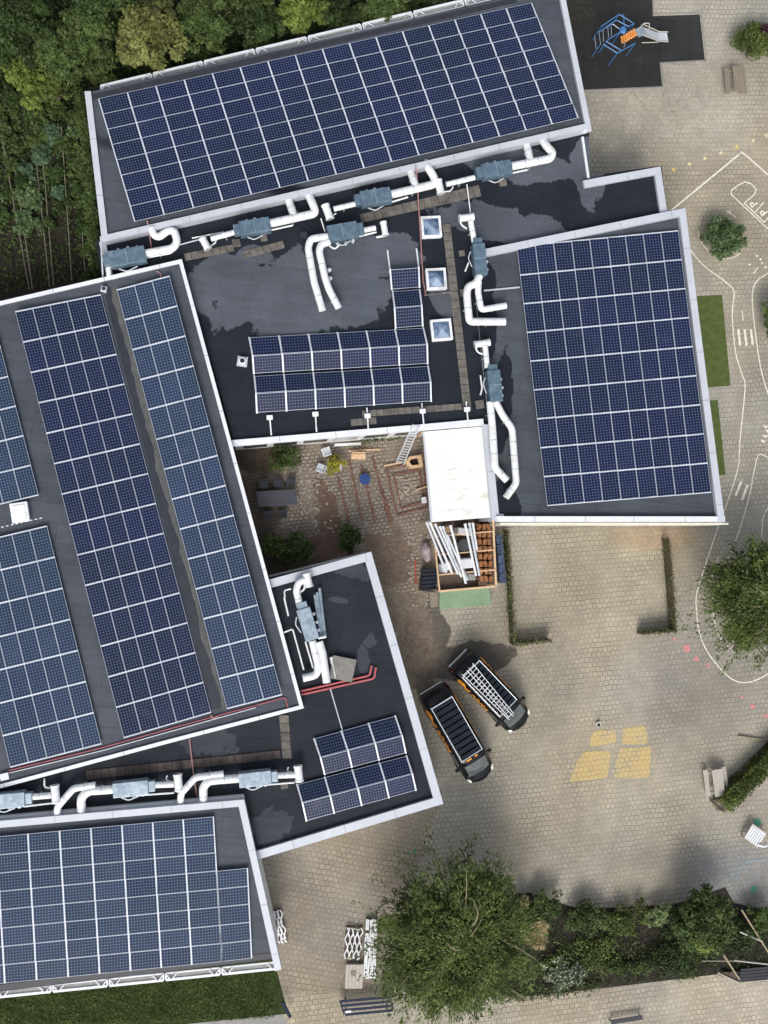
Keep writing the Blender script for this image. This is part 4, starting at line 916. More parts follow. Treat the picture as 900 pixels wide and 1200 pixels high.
# ------------------------------------------------------------------ courtyard furniture
def chair(px,py,rz,ml,label,z=0,s=.46,group='chairs in the courtyard'):
    c=W(px,py,.5); t=thing('garden_chair',label,'chair',(c.x,c.y,0),group,R(rz))
    t['_o']=(0,0,0)
    b=MB(); b.box((0,0,.44),(s,s,.04)); b.build('seat',M[ml],t,bevel=.01)
    b=MB()
    for k in range(4): b.beam((-s/2+.05+k*(s-.1)/3,-s/2+.02,.46),(-s/2+.05+k*(s-.1)/3,-s/2-.06,.86),.06,.02)
    b.beam((-s/2,-s/2-.06,.86),(s/2,-s/2-.06,.86),.05,.05); b.build('backrest',M[ml],t)
    for x in(-1,1):
        b=MB(); b.beam((x*s/2,-s/2,.64),(x*s/2,s/2-.02,.64),.05,.04); b.build('armrest',M[ml],t)
        for y in(-1,1): b=MB(); b.box((x*(s/2-.03),y*(s/2-.03),.22),(.04,.04,.44)); b.build('leg',M[ml],t)
    return t
t=thing('garden_table','long dark table standing among chairs in the shady left part of the courtyard','table',tuple(W(325,583,0)))
b=MB(); b.prism(WP([(300,576),(346,573),(349,591.5),(303,594)],.75),.71,.75); b.build('tabletop',mat('dark_tabletop',(.045,.05,.062),.5,0,.1),t,bevel=.01)
for p in [(303,578),(343,575),(346,590),(306,592)]:
    q=W(*p,.7); b=MB(); b.box((q.x,q.y,.355),(.07,.07,.71)); b.build('leg',M['dark'],t)
for i,(px,py,rz) in enumerate([(309,568,180),(326,566,180),(341,565,175),(313,603,0),(331,602,5)]):
    chair(px,py,rz,'dark',['upper left','upper middle','upper right','lower left','lower right'][i]+' dark chair around the long courtyard table')
chair(375.5,549,70,'cap','grey chair left of the yellow flowering planter')
chair(382,529,20,'white','white chair against the wall above the yellow flowers')
t=thing('wooden_bench','small new wooden bench near the wall above the blue lid','bench',tuple(W(420,535,0)))
b=MB(); c=W(420,535,.45); b.box((c.x,c.y,.43),(.85,.34,.05),R(0)); b.build('seat',M['wood'],t,bevel=.01); b=MB(); b.box((c.x,c.y+.22,.6),(.85,.05,.25)); b.build('backrest',M['wood'],t)
for x in (-.36,.36): b=MB(); b.box((c.x+x,c.y,.2),(.05,.3,.4)); b.build('leg',M['wood'],t)
def plank(p0,p1,w,z,ml,label,name='plank',h=.06): 
    b=MB(); b.beam(W(*p0,z),W(*p1,z),w,h); o=b.build(name,M[ml],bevel=.008); return tag(o,label,'plank')
plank((408,528.5),(446,526.5),.10,.10,'wood','long thin plank lying above the small wooden bench')
plank((392,521.5),(423,520),.16,.35,'white','white plank leaning along the courtyard wall')
plank((450,546),(471,542),.10,.12,'wood','plank lying beside the foot of the ladder')
plank((487,574.5),(503,569),.09,.12,'wood','plank sticking out from under the white canopy')
c=W(427.5,561.5,.35); t=thing('rain_barrel','round blue lid on a low barrel in the courtyard','barrel',(c.x,c.y,0)); b=MB(); b.cyl((c.x,c.y,0),.27,.33,20); b.build('body',M['bluepl'],t,smooth=False)
b=MB(); b.cyl((c.x,c.y,.33),.33,.05,24); b.cyl((c.x,c.y,.38),.24,.02,20); b.box((c.x,c.y,.41),(.3,.05,.04),.5); b.box((c.x,c.y,.409),(.05,.3,.04),.5); b.build('lid',M['bluepl'],t)
t=thing('wooden_planter','five-sided new timber planter with a dark opening, next to the white canopy','planter',tuple(W(486,541,0)))
oc=WP([(475,541),(480,535),(494,533),(496,547),(481,549)],.55); c0=sum(oc,Vector())/5
b=MB(); n=5; inn=[c0+(q-c0)*.55 for q in oc]
b.add([(q.x,q.y,.02) for q in oc]+[tuple(q) for q in oc]+[tuple(q) for q in inn]+[(q.x,q.y,.25) for q in inn],[(i,(i+1)%n,n+(i+1)%n,n+i) for i in range(n)]+[(n+i,n+(i+1)%n,2*n+(i+1)%n,2*n+i) for i in range(n)]+[(2*n+i,2*n+(i+1)%n,3*n+(i+1)%n,3*n+i) for i in range(n)]); b.build('box',M['wood'],t)
b=MB(); b.sheet([(q.x,q.y,.27) for q in inn]); b.build('soil',M['soil'],t)
c=W(497,586,.3); b=MB(); b.box((c.x,c.y,.16),(.26,.34,.3),.1); b.box((c.x,c.y,.32),(.29,.37,.03),.1); o=b.build('white_crate',M['white'],bevel=.015); tag(o,'small white box at the left edge of the white canopy','box')
# ladder leaning on the parapet
t=thing('ladder','long aluminium ladder leaning from the courtyard on to the roof edge','ladder',tuple(W(468,545,0)))
A0,A1=W(463.5,543.5,.02),W(472.5,545,.02); B0,B1=W(484,497.5,FZ+.75),W(491.5,498.5,FZ+.75)
for a,c in ((A0,B0),(A1,B1)): b=MB(); b.beam(a,c,.06,.09); b.build('rail',M['alu'],t)
for k in range(1,15): s=k/15; b=MB(); b.beam(A0.lerp(B0,s),A1.lerp(B1,s),.05,.05); b.build('rung',M['alu'],t)
bush('shrub',333,536,.9,17,15,1.3,1500,'mid','feathery green shrub in the upper left corner of the courtyard',leaf=.20,asp=.3,clr=.4,flat=.2)
bush('shrub',410,630,.8,15,16,1.4,1500,'dark','round green shrub above the parapet corner of the annex',leaf=.17,clr=.4)
bush('shrub',346,645,1.1,24,20,2.0,2200,'dark','dark shrub squeezed between west wing and annex',leaf=.18,clr=.35)
bush('shrub',318,640,.7,16,14,1.2,1000,'olive','low dark shrub next to the west wing in the courtyard corner',leaf=.16)
c=W(392,544,.3); t=bush('planter_shrub',392,544,.65,12,13,.9,1300,'yflower','yellow flowering shrub in a white planter in the courtyard',leaf=.13,clr=.4)
b=MB(); b.box((c.x,c.y,.2),(.8,.7,.4),.1); b.build('planter_box',M['white'],t,bevel=.03)
def strew(pts,n,ln,lm,name,label,cat='plant',w=.25,h=.25,kind=None,group=None,leafasp=.5,z0=0.02):
    P=WP(pts); seg=[(P[i],P[i+1]) for i in range(len(P)-1)]; tot=sum((b-a).length for a,b in seg); ps=[]
    for a,b in seg:
        m=int(n*(b-a).length/tot); s=rng.random(m)[:,None]; ps.append(np.array(a)+(np.array(b)-np.array(a))*s)
    p=np.concatenate(ps); m=len(p); p[:,:2]+=rng.normal(size=(m,2))*w; p[:,2]=z0+rng.random(m)**.7*h*(.5+.5*np.sin(p[:,0]*3.1+p[:,1]*2.3)**2+.2)
    nr=rng.normal(size=(m,3))*.6+np.array([0,0,1.]); l=ln*(.5+rng.random(m))
    o=mesh_quads(name,leaf_mesh(p,nr,rng.normal(size=(m,3)),l,l*leafasp),L[lm]); return tag(o,label,cat,group,kind)
strew([(424,518),(452,512),(474,510)],260,.16,'mid','creeper','green creeper hanging along the courtyard wall left of the ladder',w=.12,h=.9)
# ------------------------------------------------------------------ vans
def van(label,p_rear,p_front,Lm,decal=True):
    c0,c1=W(*p_rear,.9),W(*p_front,.9); d=(c1-c0); ang=math.atan2(d.y,d.x); c=(c0+c1)/2
    t=thing('van',label,'van',(c.x,c.y,0),'black vans parked beside the annex',ang); t['_o']=(0,0,0)
    S=Lm/5.6
    # sections along x: (x, half width at belt, half width at roof, z belt, z roof, z bottom)
    secs=[(-2.80,.80,.70,.70,1.05,.42),(-2.76,.92,.76,.95,1.75,.34),(-2.66,.97,.80,1.0,1.93,.30),(-2.45,.985,.82,1.02,1.99,.28),(-1.2,1.0,.83,1.02,2.02,.26),(.4,1.0,.83,1.02,2.02,.26),(1.15,1.0,.82,1.02,1.99,.26),(1.42,.99,.80,1.03,1.90,.26),(1.95,.97,.76,1.04,1.40,.28),(2.2,.955,.80,1.0,1.16,.28),(2.5,.90,.72,.86,1.02,.28),(2.68,.80,.60,.74,.88,.30),(2.78,.62,.45,.60,.72,.34)]
    S0=secs; secs=[]
    for i in range(len(S0)-1):
        for q in range(3):
            f=q/3; secs.append(tuple(a*(1-f)+b_*f for a,b_ in zip(S0[i],S0[i+1])))
    secs.append(S0[-1]); secs=[tuple([secs[i][0]]+[(secs[max(i-1,0)][m]+2*secs[i][m]+secs[min(i+1,len(secs)-1)][m])/4 for m in range(1,6)]) for i in range(len(secs))]
    N=len(secs); vs=[];fs=[]
    def bow(X,y,wb): k=min(1,max(0,(X-1.2)/1.1)); return (.20*k if X>0 else -.05*min(1,max(0,(-X-2.3)/.4)))*(1-(y/wb)**2)
    def ring(s):
        x,wb,wr,zb,zr,z0=s; x*=S; g=zr-zb
        h=[(0,z0),(wb*.85,z0),(wb*.985,z0+(zb-z0)*.35),(wb,zb-.02),(wb-(wb-wr)*.35,zb+g*.45),(wr+.02,zr-min(.12,g*.3)),(wr-.07,zr-min(.03,g*.08)),(wr*.5,zr+.008),(0,zr+.015)]
        return [(x+bow(s[0],y,wb),y,z) for y,z in h]+[(x+bow(s[0],y,wb),-y,z) for y,z in h[-2:0:-1]]
    rr=[ring(s) for s in secs]; k=len(rr[0])
    for r in rr: vs+=r
    for i in range(N-1):
        for j in range(k): fs.append((i*k+j,(i+1)*k+j,(i+1)*k+(j+1)%k,i*k+(j+1)%k))
    fs.append(tuple(range(k))); fs.append(tuple(range((N-1)*k+k-1,(N-1)*k-1,-1)))
    b=MB(); b.add(vs,fs); o=b.build('body',M['carpaint'],t,smooth=True,world=False)
    # glass laid just proud of the skin
    def skin(i,j,off=.006):
        return Vector(rr[i][j])
    def pane(name,quadl,ml='glass',off=.012):
        b=MB()
        for q in quadl:
            p=[Vector(v) for v in q]; n=(p[1]-p[0]).cross(p[2]-p[0]).normalized()
            cc=sum(p,Vector())/len(p)
            if n.dot(cc-Vector((0,0,1.0)))<0: n=-n
            b.add([v+n*off for v in p],[tuple(range(len(p)))])
        return b.build(name,M[ml],t,world=False)
    def sk(x,yf,side=None):    # point on the roof/bonnet centre strip
        X=x/1.0
        for i in range(N-1):
            if secs[i][0]<=X<=secs[i+1][0]:
                s=(X-secs[i][0])/(secs[i+1][0]-secs[i][0]); wr=secs[i][2]*(1-s)+secs[i+1][2]*s; zr=secs[i][4]*(1-s)+secs[i+1][4]*s
                return (x*S+bow(x,yf*wr,secs[i][1]),yf*wr,zr+.015-(.02 if abs(yf)>.8 else 0))
    ws=[]
    for a,c_ in ((-.88,-.45),(-.45,0),(0,.45),(.45,.88)):
        ws.append([sk(1.46,a),sk(1.46,c_),sk(1.93,c_),sk(1.93,a)]); ws.append([sk(1.93,a),sk(1.93,c_),sk(2.17,c_),sk(2.17,a)])
    pane('windscreen',ws,'screen',off=.025)
    for sd in (1,-1):
        def sp(x,f):     # side skin, f 0 belt..1 roof
            for i in range(N-1):
                if secs[i][0]<=x<=secs[i+1][0]:
                    s=(x-secs[i][0])/(secs[i+1][0]-secs[i][0]); q=[secs[i][m]*(1-s)+secs[i+1][m]*s for m in range(6)]
                    return (x*S,sd*(q[1]-(q[1]-q[2])*f*.8+.004),q[3]+(q[4]-q[3])*f*.85)
        pane('side_window',[[sp(.55,.1),sp(1.3,.1),sp(1.15,.85),sp(.6,.9)],[sp(1.3,.1),sp(1.85,.12),sp(1.42,.6),sp(1.15,.85)]],off=.014)
        b=MB(); b.box((1.62*S,sd*1.12,1.15),(.16,.24,.22)); b.build('mirror',M['carpaint'],t,world=False,bevel=.04)
        b=MB(); b.add([(2.34*S,sd*.86,.96),(2.62*S,sd*.80,.86),(2.70*S,sd*.66,.83),(2.50*S,sd*.66,.98)],[(0,1,2,3)]); q=b.build('headlight',M['lens'],t,world=False); q.location.z=.035; q.scale=(1.01,1.05,1.02)
        for x in (-1.75,1.72):
            b=MB(); 
            vs2=[];n2=22
            for (yy,r) in ((.78,.33),(1.0,.33),(1.0,.22),(.96,.2)):
                vs2+=[(x*S+math.cos(6.2832*q/n2)*r,sd*yy,.34+math.sin(6.2832*q/n2)*r) for q in range(n2)]
            b.add(vs2,[(m*n2+q,m*n2+(q+1)%n2,(m+1)*n2+(q+1)%n2,(m+1)*n2+q) for m in range(3) for q in range(n2)]+[tuple(range(3*n2,4*n2))])
            b.build('wheel',M['black'],t,world=False)
        b=MB(); b.box((-2.74*S,sd*.84,1.15),(.06,.12,.5)); b.build('tail_light',M['redlens'],t,world=False,bevel=.02)
    b=MB(); b.box((-2.90*S,0,.62),(.09,1.5,.06)); b.build('rear_step',M['duct'],t,world=False,bevel=.02)
    b=MB(); b.box((-2.775*S,0,1.35),(.03,1.25,.45),M=Matrix.Rotation(R(-7),3,'Y')); b.build('rear_window',M['glass'],t,world=False)
    b=MB(); b.box((2.80*S,0,.52),(.08,1.1,.22)); b.build('grille',M['black'],t,world=False,bevel=.02)
    # roof rack
    x0,x1=-2.25,1.05; rk=MB(); z=2.17
    for y in (-.70,.70): rk.tube([(x0*S,y,z+.04),(x1*S,y,z+.04)],.022,8)
    rk.tube([(x0*S,-.70,z+.06),(x0*S,.70,z+.06)],.038,8); rk.tube([(x1*S,-.70,z+.03),(x1*S,.70,z+.03)],.026,8)
    for y in (-.7,.7):
        for q in range(4):
            xx=(x0+(x1-x0)*q/3)*S; rk.beam((xx,y*.99,z+.03),(xx,y*1.03,1.93),.05,.04)
    rk.build('roof_rack',M['alu'],t,world=False)
    sl=MB(); n3=10
    for q in range(n3): xx=(x0+.12+(x1-x0-.24)*q/(n3-1))*S; sl.box((xx,0,z),(.255*S,1.36,.03))
    sl.build('rack_slats',mat('rack_slats',(.010,.014,.022),.5,0,.3,3,spec=.12),t,world=False)
    if decal:
        for sd in (1,-1):
            b=MB()
            def dp(u,w): # u along side, w up the side
                X=-2.15+u*2.9
                for i in range(N-1):
                    if secs[i][0]<=X<=secs[i+1][0]:
                        s=(X-secs[i][0])/(secs[i+1][0]-secs[i][0]); q=[secs[i][m]*(1-s)+secs[i+1][m]*s for m in range(6)]
                        return Vector((X*S,sd*(q[1]-(q[1]-q[2])*(.1+w*.75)+.03),q[3]+(q[4]-q[3])*(.05+w*.8)))
            def stroke(pts,wd=.05):
                for a,c_ in zip(pts,pts[1:]): b.beam(dp(*a),dp(*c_),wd,.012,up=Vector((0,sd,.4)))
            loop=[(.10+.09*math.cos(a),.55+.38*math.sin(a)) for a in [k*.6 for k in range(11)]]
            stroke(loop,.11); stroke([(.06,.3),(.16,.75),(.26,.35),(.34,.8)],.10); stroke([(.24,.15),(.36,.45)],.09)
            for q in range(8):
                u=.44+q*.062; hgt=[.5,.35,.6,.4,.45,.65,.35,.5][q]; stroke([(u,.25),(u+.012,.25+hgt)],.08); stroke([(u,.28 if q%2 else .25+hgt*.8),(u+.045,.3 if q%2 else .2+hgt)],.07)
            b.build('side_decal',M['orange'],t,world=False)
    b=MB(); b.box((1.22*S,-.28,2.03),(.10,.34,.02)); b.box((1.22*S,-.68+.9,2.032),(.08,.2,.012)); 
    if decal=='roof': b.build('roof_decal',M['orange'],t,world=False)
    return t
v1=van('black van nearer the annex, with a slatted roof rack and no ladder',(505,806),(567.5,914.5),6.05,'roof')
v2=van('black van carrying an aluminium ladder on its roof rack',(538,772),(612.5,850),5.45,True)
t=thing('ladder','two-part aluminium ladder lying slanted on the roof rack of the black van','ladder',tuple(W(575,815,2.3)))
for k_,(a0,a1,c0,c1) in enumerate([((541.5,790),(549,782.5),(596.5,843.5),(601.5,839.5)),((547,785.5),(554,777.5),(596,840.5),(602,836.5))]):
    z=2.32+k_*.07; A0,A1,C0,C1=W(*a0,z),W(*a1,z),W(*c0,z),W(*c1,z)
    for a,c in ((A0,C0),(A1,C1)): b=MB(); b.beam(a,c,.04,.06); b.build('rail',M['duct'],t)
    for q in range(15 if k_==0 else 13): s=(q+.4)/15; b=MB(); b.beam(A0.lerp(C0,s),A1.lerp(C1,s),.03,.03); b.build('rung',M['duct'],t)
# ------------------------------------------------------------------ playground frame with slide
t=thing('jungle_gym','blue tube climbing frame with orange steps and a steel slide on the black rubber surface','climber',tuple(W(735,42,0)))
def px7(x,y): return (690+x/9.,10+y/9.)
def bars(lst,z,r,ml,name='bar'):
    for pts in lst:
        b=MB(); b.tube([W(*px7(p[0],p[1]),p[2] if len(p)>2 else z) for p in pts],r,7,round_=.1); b.build(name,M[ml],t,smooth=True)
bars([[(130,190),(320,60),(480,160),(400,195)],[(120,240),(290,120),(420,190)],[(195,335),(340,240)],[(180,345),(340,440)],[(150,375),(300,470),(490,365)],[(365,60),(375,200)]],1.5,.030,'bluepaint')
bars([[(100,250),(250,160),(330,220)],[(105,240),(125,380)],[(150,215),(155,350)],[(200,200),(210,310)],[(235,195),(240,300)]],1.4,.024,'steel')
bars([[(385,350),(370,410)],[(60,280,0.05),(80,440,.05)]],1.2,.03,'steel')
for p in [(130,190),(320,60),(480,160),(195,335),(300,470),(490,365),(120,380),(340,240)]:
    q=W(*px7(*p),1.5); b=MB(); b.tube([(q.x,q.y,0),(q.x,q.y,1.5)],.03,7); b.build('post',M['bluepaint'],t,smooth=True)
c=W(*px7(365,220),1.6); b=MB(); b.cyl((c.x,c.y,1.53),.24,.10,14,r2=.16); b.build('hub',M['bluepaint'],t)
A,B=W(*px7(345,335),.9),W(*px7(500,245),1.8); n=6
for q in range(n):
    s=(q+.5)/n; p=A.lerp(B,s); b=MB(); b.box(p,(.22,.46,.04),math.atan2(B.y-A.y,B.x-A.x)); b.build('step',M['orangepl'],t,bevel=.01)
off=Vector((-(B-A).normalized().y,(B-A).normalized().x,0))*.26
for s_ in (1,-1): b=MB(); b.beam(A+off*s_,B+off*s_,.05,.08); b.build('stair_side',M['graywood'],t)
P0,P1,P2=W(*px7(560,235),1.8),W(*px7(730,300),.55),W(*px7(830,305),.35)
b=MB(); w=.30
for a,c in ((P0,P1),(P1,P2)): b.beam(a,c,w*2,.03)
b.build('slide_chute',M['cap'],t)
b=MB()
for s_ in (1,-1):
    o_=Vector((0,w*s_*1.05,.08)); b.tube([P0+o_*1.0+Vector((0,0,.1)),P1+o_,P2+o_],.035,7)
b.build('slide_sides',M['graywood'],t,smooth=True)
c=W(*px7(785,305),.37); b=MB(); b.box((c.x,c.y,.385),(.42,.5,.03)); b.build('slide_end',M['duct'],t)
bars([[(510,235),(580,155),(640,155),(635,225)],[(560,360,.4),(730,355,.3)]],2.2,.032,'graywood','handrail')
c=W(*px7(545,245),1.8); b=MB(); b.box((c.x,c.y,1.8),(.55,.55,.05),R(30)); b.build('deck',M['steel'],t)
# ------------------------------------------------------------------ picnic tables
def picnic(px,py,rz,ml,label,L_=1.75,wd=.72):
    c=W(px,py,.75); t=thing('picnic_table',label,'picnic table',(c.x,c.y,0),'picnic tables on the pavement',R(rz)); t['_o']=(0,0,0)
    b=MB()
    for k in range(5): b.box((-wd/2+wd*(k+.5)/5,0,.74),(wd/5-.012,L_,.045))
    b.build('tabletop',M[ml],t,world=False,bevel=.006)
    for s in(-1,1):
        b=MB()
        for k in range(2): b.box((s*(wd/2+.28)+(k-.5)*.15,0,.44),(.135,L_,.04))
        b.build('bench_seat',M[ml],t,world=False,bevel=.006)
        b=MB(); b.beam((-.72,s*L_*.38,.40),(.72,s*L_*.38,.40),.05,.09); b.beam((-.5,s*L_*.38,0),(-.2,s*L_*.38,.71),.06,.09); b.beam((.5,s*L_*.38,0),(.2,s*L_*.38,.71),.06,.09); b.build('trestle',M[ml],t,world=False)
picnic(842,917.5,7,'graywood','pale wooden picnic table beside the clipped hedge',1.65,.66)
picnic(865,92,4,'oldwood','brown wooden picnic table near the top right shrub',1.65,.60)
# slatted chair
c=W(886,980,.6); t=thing('slatted_bench','small square white slatted seat with a curved arm, at the right edge below the hedge','seat',(c.x,c.y,0),None,R(-35)); t['_o']=(0,0,0)
b=MB()
for k in range(7): b.box((-.45+k*.15,0,.5),(.115,.95,.04))
b.build('seat',M['white'],t,world=False,bevel=.005)
b=MB(); b.box((0,.5,.49),(1.1,.06,.06)); b.box((0,-.5,.49),(1.1,.06,.06)); b.box((-.54,0,.489),(.06,.95,.058)); b.box((.54,0,.489),(.06,.95,.058)); b.build('frame',M['graywood'],t,world=False)
for x in(-.48,.48):
    for y in(-.44,.44): b=MB(); b.box((x,y,.23),(.07,.07,.46)); b.build('leg',M['graywood'],t,world=False)
b=MB(); b.tube([(.4,-.35,.55),(.72,-.3,.65),(.95,-.05,.6),(1.05,.25,.5)],.07,8,round_=.2); b.build('arm',M['duct'],t,world=False,smooth=True)
# ball and stray things
c=W(701.5,849,.2); t=thing('paint_bucket','small white bucket with a dark opening at the corner of the yellow squares','bucket',(c.x,c.y,0)); b=MB(); b.cyl((c.x,c.y,.01),.12,.22,18,r2=.15); b.build('body',M['duct'],t); b=MB(); b.cyl((c.x,c.y-.02,.232),.115,.006,16); b.build('opening',M['black'],t)
run([(865,862.5),(890,866),(912,868)],.10,.06,'palebark','wooden_pole','single wooden pole lying on the pavement above the clipped hedge','pole')
# pile left of the big tree
def scrap(px,py,wd,ln,rz,label,n=9,cat='scrap pile',curl=True,name='folded_metal_pile'):
    c=W(px,py,.4); t=thing(name,label,cat,(c.x,c.y,0),None,R(rz)); t['_o']=(0,0,0)
    b=MB(); b.box((0,0,.06),(wd,ln,.1)); b.build('pallet',M['darkwood'],t,world=False)
    for i in range(n):
        b=MB(); x=-wd/2+wd*(i+.5)/n; pts=[]
        for k in range(9):
            y=-ln/2+ln*k/8+random.uniform(-.03,.03); pts.append((x+(.10 if curl else .02)*math.sin(k*math.pi/2*(1)+ (0 if i%2 else math.pi))+random.uniform(-.015,.015),y,.22+.05*(i%3)+random.uniform(-.02,.02)))
        b.tube(pts,.045 if curl else .06,6,round_=.06); b.build('strip',M['duct'],t,world=False,smooth=True)
scrap(414.5,1107,.95,1.8,-4,'pile of curly white metal strips on a pallet left of the big tree',7)
scrap(434.5,1113,.72,3.4,-3,'long narrow pile of white sections next to the big tree',6,curl=False,name='white_section_pile')
scrap(328,1087,.5,1.9,12,'curly white strips half hidden behind the corner of the bottom left wing',5)
t=thing('pallet','bleached wooden pallet below the curly white strips','pallet',tuple(W(414.5,1144,0)))
for k in range(5):
    c=W(406.5+k*4.2,1144,.3); b=MB(); b.box((c.x,c.y,.32),(.18,1.35,.03),R(-3)); b.build('board',M['graywood'],t)
b=MB(); c=W(415,1144,.2); b.box((c.x,c.y,.15),(1.0,1.35,.28),R(-3)); b.build('base',M['graywood'],t)
b=MB(); c=W(414,1141,.36); b.box((c.x,c.y,.35),(.3,.3,.03),.1); b.build('patch',M['oldwood'],t)
# navy bench-like trolleys
def trough(px,py,rz,label,L_=2.9,wd=.75):
    c=W(px,py,.5); t=thing('navy_bench',label,'bench',(c.x,c.y,0),None,R(rz)); t['_o']=(0,0,0)
    for k in range(4): b=MB(); b.beam((-L_/2+k*.10-.15,wd/2-wd*k/3,.55+.02*k),(L_/2+k*.02,wd/2-wd*k/3,.55+.02*k),.14,.04); b.build('slat',M['navy'],t,world=False)
    for s in(-1,1): b=MB(); b.beam((s*L_/2-.12,wd/2,.5),(s*(L_/2)+.10,-wd/2,.52),.09,.07); b.build('end_frame',M['navy'],t,world=False)
    for s in(-1,1):
        for y in (-.3,.3): b=MB(); b.box((s*L_*.42,y,.25),(.06,.06,.5)); b.build('leg',M['navy'],t,world=False)
    b=MB(); b.box((-L_*.38,-.22,.62),(.32,.12,.02)); b.build('plate',M['duct'],t,world=False)
trough(430,1178,1,'navy blue slatted bench beside the pallet under the big tree')
run([(331,1174),(340,1192)],.6,.10,'navy','navy_post','leaning navy post at the corner of the lawn','post')
# ------------------------------------------------------------------ hedges and bushes
def hedge(label,pts,w,h,n,lm,leaf=.13,name='hedge',base=0):
    P=WP(pts,h*.6); t=thing(name,label,'hedge',(P[0].x,P[0].y,0))
    ps=[]; tot=sum((P[i+1]-P[i]).length for i in range(len(P)-1))
    for i in range(len(P)-1):
        a,b=np.array(P[i]),np.array(P[i+1]); m=int(n*(P[i+1]-P[i]).length/tot); s=rng.random(m)[:,None]; d=(b-a); d/=np.linalg.norm(d); sd=np.array([-d[1],d[0],0])
        ww=rng.random(m)*2-1; edge=np.abs(ww)**3; u=s[:,0]*np.linalg.norm(b-a); q=a+d*u[:,None]+sd*(ww*w/2)[:,None]*(1+.10*np.sin(u*4+ww*2))[:,None]+rng.normal(size=(m,3))*.05
        q[:,2]=base+h*(1-edge*.35)*(.93+.08*np.sin(u*3.3+ww*3)+.05*np.sin(u*9+1))-rng.random(m)**2*h*.5; side=rng.random(m)<.3; q[side]=(a+d*u[:,None]+sd*(np.sign(ww)*w/2)[:,None])[side]+rng.normal(size=(side.sum(),3))*.05; q[side,2]=base+rng.random(side.sum())*h*.9
        ps.append(q)
    p=np.concatenate(ps); m=len(p); nr=rng.normal(size=(m,3))*.6+np.array([0,0,1.]); l=leaf*(.6+rng.random(m)*.8)
    mesh_quads('foliage',leaf_mesh(p,nr,rng.normal(size=(m,3)),l,l*.6),L[lm],t)
    b=MB(); b.ribbon([(q.x,q.y) for q in P],w*.7,base+.02,base+h*.6); b.build('stems',M['bark'],t)
hedge('long clipped hedge running diagonally at the right edge below the wooden pole',[(848,943),(872,920),(905,888),(930,862)],1.0,1.3,6500,'hedge',.15)
t=thing('log','short dark logs lying at the end of the clipped hedge','logs',tuple(W(841,941,0)))
for a,c in (((833,938),(842,948)),((836,937),(852,944)),((840,948),(850,951))):
    b=MB(); b.tube([W(*a,.15),W(*c,.15)],.07,8); b.build('piece',M['bark'],t,smooth=True)
bush('clipped_shrub',884,46,.9,30,21,1.3,7500,'hedge','square clipped green shrub at the top right with brown edges',leaf=.14,clumps=60,clr=.32,fill=.4)
bush('purple_shrub',904,36,1.3,12,16,1.5,1500,'purple','dark purple shrub at the top right edge',leaf=.16)
v=bush('round_laurel_bush',848,278,1.0,26,25,1.5,6000,'laurel','round glossy laurel bush in front of the east wing corner',leaf=.21,clumps=70,fill=.35,clr=.26,asp=.42)
bush('dark_bush',907,366,1.1,16,32,1.6,2200,'olive','dark bush cut by the right picture edge',leaf=.17,clumps=40)
# bushes in the bottom bed, each of its own kind
bush('shrub',634,1068,.9,27,20,1.4,3200,'mid','large green shrub at the left end of the planting bed',leaf=.17,clumps=50)
bush('shrub',690,1077,.8,25,21,1.3,2800,'mid','bright round shrub between the large green one and the pale leaved one',leaf=.16,clumps=45)
bush('shrub',733,1078,.7,31,21,1.1,3000,'hedge','grey-green shrub in the middle of the planting bed',leaf=.14,clumps=45)
bush('shrub',771,1071,.75,17,16,1.0,1600,'vari','pale yellow and green variegated shrub in the planting bed',leaf=.18,clumps=26,asp=.35)
bush('ornamental_grass',629,1091,.9,27,15,1.2,3600,'tan','dry tan ornamental grass at the left of the planting bed',cat='grass clump',leaf=.45,asp=.10,clumps=14,clr=.5,flat=.3,stem=False,drop=.6)
bush('ornamental_grass',614,1060,.9,7,12,1.1,600,'tan','small rusty grass tuft between the big tree and the green shrub',cat='grass clump',leaf=.35,asp=.12,clumps=8,clr=.5,stem=False)
bush('flowering_shrub',662,1144,.6,28,20,.9,2400,'flower','white flowering shrub at the lower left of the planting bed',leaf=.13,clumps=36)
bush('shrub',735,1134,.4,30,8,.6,1500,'mid','low green plants along the footpath edge',leaf=.13,clumps=30,stem=False)
bush('shrub',797,1078,.8,24,18,1.4,2000,'dark','dark green shrub under the left side of the small tree',leaf=.16,clumps=36)
bush('shrub',872,1096,.9,26,24,1.4,2600,'dark','dark shrub behind the wooden poles',leaf=.17,clumps=40)
bush('shrub',893,1077,.9,20,16,1.4,1800,'mid','green shrub at the right edge above the wooden poles',leaf=.17,clumps=36)
bush('shrub',690,1118,.3,75,28,.5,2600,'olive','flat dark ground plants in the middle of the planting bed',leaf=.14,clumps=60,stem=False)
bush('shrub',800,1122,.4,60,26,.6,2600,'dark','low dark plants beside the slatted platform',leaf=.15,clumps=60,stem=False)
n=9000; pxs=rng.random(n)*330+580; pys=rng.random(n)*105+1055; g_=np.sin(pxs*.11)*np.cos(pys*.16+pxs*.03)*.5+.5
keep=(rng.random(n)<g_*.9+.12)&(pys<1163-(pxs-580)*.075)&(pys>1062+np.abs(np.sin(pxs*.02))*3); pos=np.array([tuple(W(a,b,.05)) for a,b in zip(pxs[keep],pys[keep])]); n=len(pos); pos[:,2]+=rng.random(n)*.3
o=mesh_quads('ground_cover',leaf_mesh(pos,rng.normal(size=(n,3))*.6+np.array([0,0,1.]),rng.normal(size=(n,3)),.09+rng.random(n)*.14,.05+rng.random(n)*.08),L['dark']); tag(o,'low dark ground cover over the soil of the planting bed','ground cover',kind='stuff')
strew([(575,1166),(640,1161),(700,1152)],900,.16,'mid','edging_plants','strip of low green plants along the left part of the footpath',w=.22,h=.25,kind='stuff')
